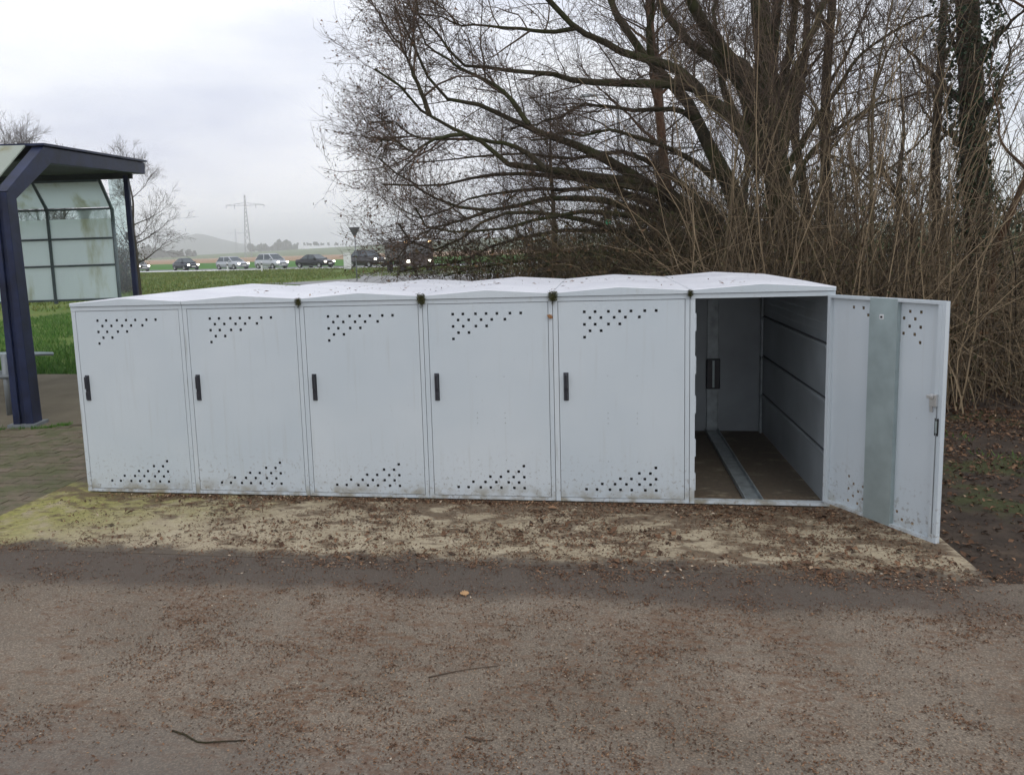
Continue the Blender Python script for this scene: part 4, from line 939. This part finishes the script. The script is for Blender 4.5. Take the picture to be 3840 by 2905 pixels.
def leaf_obj(name, label, loc, s, rot, mat):
    prof = [(0, .0), (.12, .16), (.22, .12), (.34, .30), (.45, .20), (.58, .36), (.70, .20), (.82, .22), (1, 0)]
    v = []; q_ = []; 
    for u, w in prof: v += [(u-.5, -w, .10*w+.08*abs(u-.5)), (u-.5, 0, -.02+.12*abs(u-.5)), (u-.5, w, .22*w+.08*abs(u-.5))]
    for i in range(len(prof)-1):
        a = i*3; q_ += [(a, a+3, a+4, a+1), (a+1, a+4, a+5, a+2)]
    me = npmesh(name, np.array(v)*s, q_, None, True, [mat]); o = bpy.data.objects.new(name, me); link(o); o.location = loc; o.rotation_euler = rot
    sm = o.modifiers.new('thick', 'SOLIDIFY'); sm.thickness = .0012; tag(o, label, 'leaf'); return o
tan = simple('tan_leaf', (.36, .215, .10), .7, 0, .25, 30.0); orange = simple('orange_leaf', (.25, .12, .045), .7, 0, .3, 30.0)
g = gr(1003, 1284); leaf_obj('fallen_leaf', 'orange tan oak leaf lying on the dark damp strip', (g[0], g[1], .010), .050, (.5, .1, .5), tan)
leaf_obj('stuck_leaf', 'brown leaf stuck in the seam between the fourth and fifth locker', (4*W-.018, -.012, 1.272), .046, (math.radians(80), .5, .4), orange)
g = gr(2006, 1181); 
for i, (q_, s_, m_, lb) in enumerate([((440, 2190), .05, tan, 'pale leaf')]): pass
g = gr(1555, 1112); leaf_obj('fallen_leaf', 'tan leaf lying before the sill of the open locker', (g[0], g[1], .008), .055, (.25, .2, 2.2), tan)

# ------------------------------------------------------------------ vehicles on the far road
def car(name, label, pos, rz, kind, col, group='cars queuing on the far road'):
    C = empty(name, (pos[0], pos[1], .02), rz); C.scale = (1.08,)*3; tag(C, label, 'car', group)
    paint = simple('car_paint', col, .25, .3, 0, 1, .6)
    spec = dict(hatch=(3.95, .84, 1.45, .92, [-.55, -1.55], [.15, .95]), mpv=(4.2, .87, 1.66, 1.0, [-1.35, -1.85], [.45, 1.35]), saloon=(4.55, .88, 1.43, .93, [-.75, -1.55], [.20, 1.10]), estate=(4.5, .87, 1.47, .94, [-1.6, -2.0], [.2, 1.05]), suv=(4.4, .92, 1.72, 1.08, [-1.3, -1.9], [.35, 1.1]))[kind]
    L, w, H, belt, rr, ff = spec; h = L/2
    # lower body: rounded sections along the length
    st = [(-h, .55, .42, belt-.12), (-h+.12, .92, .26, belt-.02), (-h+.6, 1.0, .22, belt), (0, 1.0, .20, belt), (ff[1]-.1, 1.0, .21, belt-.01), (h-.55, .97, .22, belt-.14), (h-.12, .88, .24, belt-.24), (h, .62, .34, belt-.36)]
    v = []; 
    for x, ws, z0, z1 in st:
        W_ = w*ws; c = .09; v += [(x, -W_+c, z0), (x, -W_, z0+c*1.6), (x, -W_, z1-c*1.5), (x, -W_+c, z1), (x, W_-c, z1), (x, W_, z1-c*1.5), (x, W_, z0+c*1.6), (x, W_-c, z0)]
    q = []
    for i in range(len(st)-1):
        for j in range(8): a = i*8+j; b2 = i*8+(j+1) % 8; q.append((a, b2, b2+8, a+8))
    t = [(0, j+1, j) for j in range(1, 7)]+[((len(st)-1)*8, (len(st)-1)*8+j, (len(st)-1)*8+j+1) for j in range(1, 7)]
    MB().add(v, q, t).build('body', paint, C, True)
    # cabin
    wb, wt = w*.93, w*.72; xb0, xb1, xt0, xt1 = rr[1], ff[1], rr[0], ff[0]; zt = H; zb = belt-.02
    bot = [(xb0, -wb, zb), (xb1, -wb, zb), (xb1, wb, zb), (xb0, wb, zb)]; top = [(xt0, -wt, zt-.05), (xt1, -wt, zt-.05), (xt1, wt, zt-.05), (xt0, wt, zt-.05)]
    ro = MB().hexa(bot, top).hexa([(xt0, -wt, zt-.05), (xt1, -wt, zt-.05), (xt1, wt, zt-.05), (xt0, wt, zt-.05)], [(xt0+.12, -wt+.12, zt), (xt1-.15, -wt+.12, zt), (xt1-.15, wt-.12, zt), (xt0+.12, wt-.12, zt)])
    ro.build('cabin', paint, C, False, .03)
    def pane(p4, nm):
        p4 = np.array(p4); c = p4.mean(0); nrm = np.cross(p4[1]-p4[0], p4[3]-p4[0]); nrm /= np.linalg.norm(nrm)
        if nrm@(c-np.array([0, 0, .9])) < 0: nrm = -nrm
        pp = c+(p4-c)*.86; MB().hexa(pp+nrm*.004, pp+nrm*.016).build(nm, MAT['carglass'], C)
    bot, top = np.array(bot), np.array(top)
    pane([bot[1], bot[2], top[2], top[1]], 'windscreen'); pane([bot[3], bot[0], top[0], top[3]], 'rear_window')
    for i0, i1 in ((0, 1), (3, 2)):
        mb_, mt_ = bot[i0]*.5+bot[i1]*.5, top[i0]*.5+top[i1]*.5
        pane([bot[i0], mb_, mt_, top[i0]], 'side_window'); pane([mb_, bot[i1], top[i1], mt_], 'side_window')
    for sx in (-h+.78, h-.80):
        for sy in (-1, 1):
            tw = MB(); a = np.linspace(0, 6.283, 17)[:-1]; rr_ = .31
            ring_ = lambda r, y: [(sx+r*math.cos(i), y, .31+r*math.sin(i)) for i in a]
            vv = ring_(rr_, sy*(w-.19))+ring_(rr_, sy*(w+.005))+ring_(.19, sy*(w+.012)); qq = [(k, (k+1) % 16, 16+(k+1) % 16, 16+k) for k in range(16)]+[(16+k, 16+(k+1) % 16, 32+(k+1) % 16, 32+k) for k in range(16)]
            o = tw.add(vv, qq).build('wheel', MAT['tyre'], C)
            vv = ring_(.19, sy*(w+.010))+[(sx, sy*(w-.02), .31)]; MB().add(vv, None, [(k, (k+1) % 16, 16) for k in range(16)]).build('rim', MAT['rim'], o)
    for sy in (-1, 1):
        y0 = sy*w*.56; zz_ = belt-.28
        MB().box(h-.16, h-.02, min(y0, y0+sy*.24), max(y0, y0+sy*.24), zz_-.075, zz_+.075).build('headlight', MAT['head'], C, False, .02)
        ym = sy*(w+.09); MB().box(ff[1]-.42, ff[1]-.24, min(ym, ym-sy*.14), max(ym, ym-sy*.14), belt-.02, belt+.12).build('mirror', paint, C, False, .02)
    MB().box(h-.03, h+.02, -.26, .26, .40, .51).build('number_plate', MAT['plate'], C); MB().box(h-.10, h+.012, -.42, .42, .54, .63).build('grille', MAT['dark'], C)
    return C
rza = math.atan2(RU[1], RU[0])
car('estate_car', 'silver car half hidden behind the rear shelter post', gr(296, 586.5), rza-.25, 'hatch', (.35, .36, .38))
car('hatchback', 'dark blue hatchback, leftmost fully visible car of the queue', gr(402, 584), rza-.30, 'hatch', (.018, .024, .040))
car('hatchback', 'silver hatchback behind the white marker post in the queue', gr(503, 582), rza-.22, 'estate', (.42, .44, .47))
car('minivan', 'tall silver minivan between the silver hatchback and the black saloon', gr(587, 580.5), rza-.22, 'mpv', (.46, .48, .51))
car('saloon_car', 'black saloon car at the head of the visible queue', gr(681, 578.5), rza-.15, 'saloon', (.010, .010, .014))
car('dark_car', 'dark car partly hidden behind the white roadside cabinet', gr(795, 577), rza-.35, 'suv', (.03, .025, .025))
# lorry behind the branches
lp = gr(886, 586); LO = empty('lorry', (lp[0], lp[1], -.03), math.radians(-62)); tag(LO, 'dark lorry with lit lamps seen through the lower branches', 'lorry')
dk = simple('lorry_paint', (.045, .028, .022), .4, 0, .2)
MB().hexa([(1.0, -1.2, .5), (2.9, -1.2, .5), (2.9, 1.2, .5), (1.0, 1.2, .5)], [(1.0, -1.15, 2.3), (2.6, -1.15, 2.3), (2.6, 1.15, 2.3), (1.0, 1.15, 2.3)]).build('cab', dk, LO, False, .06)
MB().hexa([(2.88, -1.0, 1.5), (2.90, 1.0, 1.5), (2.91, 1.0, 1.5), (2.91, -1.0, 1.5)], [(2.66, -1.0, 2.15), (2.66, 1.0, 2.15), (2.69, 1.0, 2.15), (2.69, -1.0, 2.15)]).build('windscreen', MAT['carglass'], LO)
MB().box(-3.6, .9, -1.22, 1.22, .9, 2.4).build('load_box', dk, LO, False, .04)
MB().box(-3.6, 2.8, -.5, .5, .55, .85).build('chassis', MAT['dark'], LO)
for x_ in (-2.6, 1.9):
    for sy in (-1, 1):
        a = np.linspace(0, 6.283, 17)[:-1]; ring_ = lambda r, y: [(x_+r*math.cos(i), y, .48+r*math.sin(i)) for i in a]
        vv = ring_(.48, sy*.9)+ring_(.48, sy*1.2)+[(x_, sy*1.16, .48)]; MB().add(vv, [(k, (k+1) % 16, 16+(k+1) % 16, 16+k) for k in range(16)], [(16+k, 16+(k+1) % 16, 32) for k in range(16)]).build('wheel', MAT['tyre'], LO)
for sy in (-1, 1):
    MB().box(2.90, 2.96, sy*.85-.14, sy*.85+.14, .78, .98).build('headlight', MAT['head'], LO, False, .02); MB().box(2.60, 2.68, sy*.95-.12, sy*.95+.12, 2.31, 2.44).build('marker_lamp', MAT['amber'], LO, False, .02)
# ------------------------------------------------------------------ roadside furniture
g = gr(751, 581); U = empty('roadside_cabinet', (g[0], g[1], -.05), .2); tag(U, 'white upright roadside cabinet at the junction', 'cabinet')
MB().box(-.36, .36, -.22, .22, .08, 1.66).build('housing', MAT['white'], U, False, .02); MB().box(-.40, .40, -.26, .26, 1.665, 1.72).build('lid', MAT['white'], U, False, .01); MB().box(-.34, .34, -.20, .20, 0, .08).build('plinth', MAT['steel'], U); MB().box(-.30, .30, -.226, -.2205, .2, 1.55).build('cabinet_door', MAT['white'], U)
g = gr(771, 606); SG = empty('give_way_sign', (g[0], g[1], -.04)); tag(SG, 'give way sign seen from behind, dark inverted triangle on a pole', 'road sign')
MB().tube([(0, 0, 0), (0, 0, 3.2)], .035, 8).build('pole', MAT['steel'], SG, True)
c_ = [(-.36, 0, 3.20), (.36, 0, 3.20), (0, 0, 2.56)]
MB().add([(x_, -.045, z2) for x_, _, z2 in c_]+[(x_, -.038, z2) for x_, _, z2 in c_], [(0, 1, 4, 3), (1, 2, 5, 4), (2, 0, 3, 5)], [(0, 2, 1), (3, 4, 5)]).build('sign_plate', MAT['signback'], SG)
MB().box(-.30, .30, -.037, -.02, 3.08, 3.12).box(-.12, .12, -.037, -.02, 2.76, 2.80).build('bracket', MAT['steel'], SG)
for (xx, yy, lbl) in ((499, 585.5, 'white marker post beside the silver hatchback'), (572, 584, 'slim white marker post left of the silver minivan')):
    g = gr(xx, yy); DP = empty('marker_post', (g[0]+.2, g[1]-1.2, -.05)); tag(DP, lbl, 'marker post', 'marker posts along the road')
    MB().hexa([(-.07, -.04, 0), (.07, -.04, 0), (.07, .04, 0), (-.07, .04, 0)], [(-.06, -.03, 1.05), (.06, -.03, .98), (.06, .03, .98), (-.06, .03, 1.05)]).build('post', MAT['white'], DP); MB().hexa([(-.071, -.042, .72), (.071, -.042, .66), (.071, .042, .66), (-.071, .042, .72)], [(-.069, -.041, .90), (.069, -.041, .84), (.069, .041, .84), (-.069, .041, .90)]).build('black_band', MAT['dark'], DP)
def signal(name, label, c, arm):
    base_ = (c[0]+(arm or 0), c[1], -.04); G = empty(name, base_); tag(G, label, 'traffic light', 'green traffic lights behind the tree')
    x0 = -(arm or 0); y0 = 0; zc = c[2]+.04
    MB().tube([(0, .12, 0), (0, .12, zc+1.0)], .07, 10).build('mast', MAT['steel'], G, True)
    if arm: MB().tube([(0, .12, zc+.85), (x0, .12, zc+.85)], .05, 8).build('mast_arm', MAT['steel'], G, True)
    MB().box(x0-.17, x0+.17, -.10, .08, zc-.22, zc+.80).build('housing', MAT['signback'], G, False, .02)
    for i in range(3):
        z2 = zc+.30*i; a = np.linspace(0, 6.283, 17)[:-1]; vv = [(x0+.125*math.cos(i_), -.104, z2+.125*math.sin(i_)) for i_ in a]+[(x0, -.112, z2)]
        MB().add(vv, None, [(k, (k+1) % 16, 16) for k in range(16)]).build('lens', MAT['green'] if i == 0 else MAT['dark'], G)
        aa = np.linspace(0, math.pi, 9); vv = [(x0+.14*math.cos(i_), y_, z2+.14*math.sin(i_)) for y_ in (-.10, -.26) for i_ in aa]; MB().add(vv, [(k, k+1, 10+k, 9+k) for k in range(8)]).build('visor', MAT['signback'], G)
signal('traffic_light', 'green traffic light hung high, seen between the branches beside the reddish trunk', aty(1423, 362, 33), 2.4)
signal('traffic_light', 'lower green traffic light seen through the branches above the hedge', aty(1312, 479, 36), 0)
c = aty(1272, 208, 33); SL = empty('street_lamp', (c[0]+1.3, c[1], -.04)); tag(SL, 'grey street lamp head behind the upper branches of the tree', 'street lamp')
MB().tube([(0, 0, 0), (0, 0, 4), (0, 0, c[2]-.2)], [.09, .07, .05], 10).build('pole', MAT['steel'], SL, True); MB().tube([(0, 0, c[2]-.22), (-.3, 0, c[2]+.02), (-1.0, 0, c[2]+.08)], .03, 8).build('bracket_arm', MAT['steel'], SL, True)
MB().hexa([(-1.75, -.13, c[2]), (-.9, -.10, c[2]+.02), (-.9, .10, c[2]+.02), (-1.75, .13, c[2])], [(-1.65, -.08, c[2]+.14), (-.95, -.06, c[2]+.13), (-.95, .06, c[2]+.13), (-1.65, .08, c[2]+.14)]).build('lamp_head', MAT['steel'], SL, False, .03)
# pylons
def pylon(label, pos, H_, rz):
    G = empty('power_pylon', (pos[0], pos[1], 0), rz); tag(G, label, 'pylon', 'power pylons on the fields')
    b = MB(); wd = lambda z: 2.1*(1-z/H_)**1.2+.35
    zs = [0, 6, 12, 17, 21.5, 25.5, 29, 32, 34.8, 37.5, 40.5, 43.5, H_]
    cs = [(-1, -1), (1, -1), (1, 1), (-1, 1)]
    for z0, z1 in zip(zs[:-1], zs[1:]):
        for i in range(4):
            a = cs[i]; c2 = cs[(i+1) % 4]; w0, w1 = wd(z0)/1.0, wd(z1)/1.0
            b.bar((a[0]*w0, a[1]*w0, z0), (a[0]*w1, a[1]*w1, z1), .30); b.bar((a[0]*w0, a[1]*w0, z0), (c2[0]*w1, c2[1]*w1, z1), .16); b.bar((c2[0]*w0, c2[1]*w0, z0), (a[0]*w1, a[1]*w1, z1), .16)
    b.build('lattice_tower', MAT['pylon'], G)
    for z, l in ((H_*.83, 14.0),):
        a = MB()
        for s_ in (-1, 1):
            for e_ in (-.6, .6): a.bar((0, e_, z), (s_*l, 0, z+.3), .28); 
            a.bar((0, 0, z+2.0), (s_*l, 0, z+.4), .24)
            for u in (.3, .55, .8): a.bar((s_*l*u, 0, z+.2), (s_*l*u, 0, z+2.0*(1-u)+.3), .16)
        a.build('cross_arm', MAT['pylon'], G)
        for s_ in (-1, 1):
            for u in ((.98, .55) if l > 10 else (.98,)): MB().tube([(s_*l*u, 0, z+.2), (s_*l*u, 0, z-2.2)], .16, 6).build('insulator', MAT['dark'], G)
    return G
pylon('lattice power pylon standing in the fields behind the cars', aty(536, 545, 560), 46.5, .35)
pylon('smaller power pylon far beyond the first one', aty(511, 545, 1250), 46.5, .35)
# far trees on the skyline: each mass one object
def farwood(name, label, x0, x1, yb, D, hmin, hmax, n, mat):
    q = np.random.RandomState(int(x0)); vs, ts, off = [], [], 0
    bm = bmesh.new(); bmesh.ops.create_icosphere(bm, subdivisions=2, radius=1.0); sv = np.array([v.co[:] for v in bm.verts]); st = np.array([[v.index for v in f.verts] for f in bm.faces]); bm.free()
    for i in range(n):
        x = q.uniform(x0, x1); d = ray(x, yb); dv = d[:2]/np.linalg.norm(d[:2]); p = CPOS[:2]+dv*(D*q.uniform(.94, 1.06)); h = q.uniform(hmin, hmax)*(.5+vnoise(np.array(x*.06), np.array(1.)))
        zb = CPOS[2]+d[2]/np.linalg.norm(d[:2])*D
        s = sv*(1+.35*q.normal(0, 1, (len(sv), 1)))*np.array([h*.45, h*.45, h*.6])+np.array([p[0], p[1], zb+h*.45]); vs.append(s); ts.append(st+off); off += len(s)
    o = bpy.data.objects.new(name, npmesh(name, np.concatenate(vs), None, np.concatenate(ts), False, [mat])); link(o); tag(o, label, 'wood', kind='stuff')
fw = m_field('far_wood', (.025, .032, .026), (.055, .062, .045), .15)
farwood('far_wood', 'dark wood on the crest of the green hill behind the cars', 538, 640, 540, 1150, 4, 8.5, 90, fw)
farwood('far_wood', 'thin tree line along the skyline right of the pylon', 640, 760, 529, 1200, 2.5, 5, 30, fw)
farwood('far_wood', 'grey tree belt at the left foot of the distant hill', 250, 420, 553, 900, 3, 7, 110, fw)
# dark evergreen bush behind the clear pane of the shelter
rs = np.random.RandomState(61)
g = gr(268, 632, -.05); EB = empty('evergreen_bush', (g[0], g[1], -.05)); tag(EB, 'dark evergreen bush seen through the clear end pane of the shelter', 'bush')
P, R = stems(60, (-.5, .5, -.4, .4), (1.8, 3.0), (.012, .02), .16, .02); v, q = tubes(P, R, 4); o = bpy.data.objects.new('stems', npmesh('stems', v, q, None, False, [MAT['bark_d']])); link(o, EB)
A = P.reshape(-1, 3); c = A[rs.randint(0, len(A), 6000)]+rs.normal(0, .22, (6000, 3)); c[:, 2] = np.abs(c[:, 2]); v, t = leaves(c, rs.uniform(.06, .12, 6000), .6, .3); o = bpy.data.objects.new('foliage', npmesh('foliage', v, None, t, False, [MAT['hedgel']])); link(o, EB); o['kind'] = 'stuff'

# ------------------------------------------------------------------ haze
hz = MB().box(-2600, 900, -60, 3000, -2.5, 76).build('haze', None); hz.data.materials.clear()
hm = bpy.data.materials.new('haze'); hm.use_nodes = True; nt = hm.node_tree; nt.nodes.clear()
pvn = N(nt, 'ShaderNodeVolumePrincipled', Density=.00078, Anisotropy=.2); pvn.inputs['Color'].default_value = (.97, .98, 1.0, 1)
ho = N(nt, 'ShaderNodeOutputMaterial'); nt.links.new(pvn.outputs[0], ho.inputs['Volume']); hz.data.materials.append(hm)
tag(hz, 'thin grey winter haze over the fields', 'haze', kind='stuff')
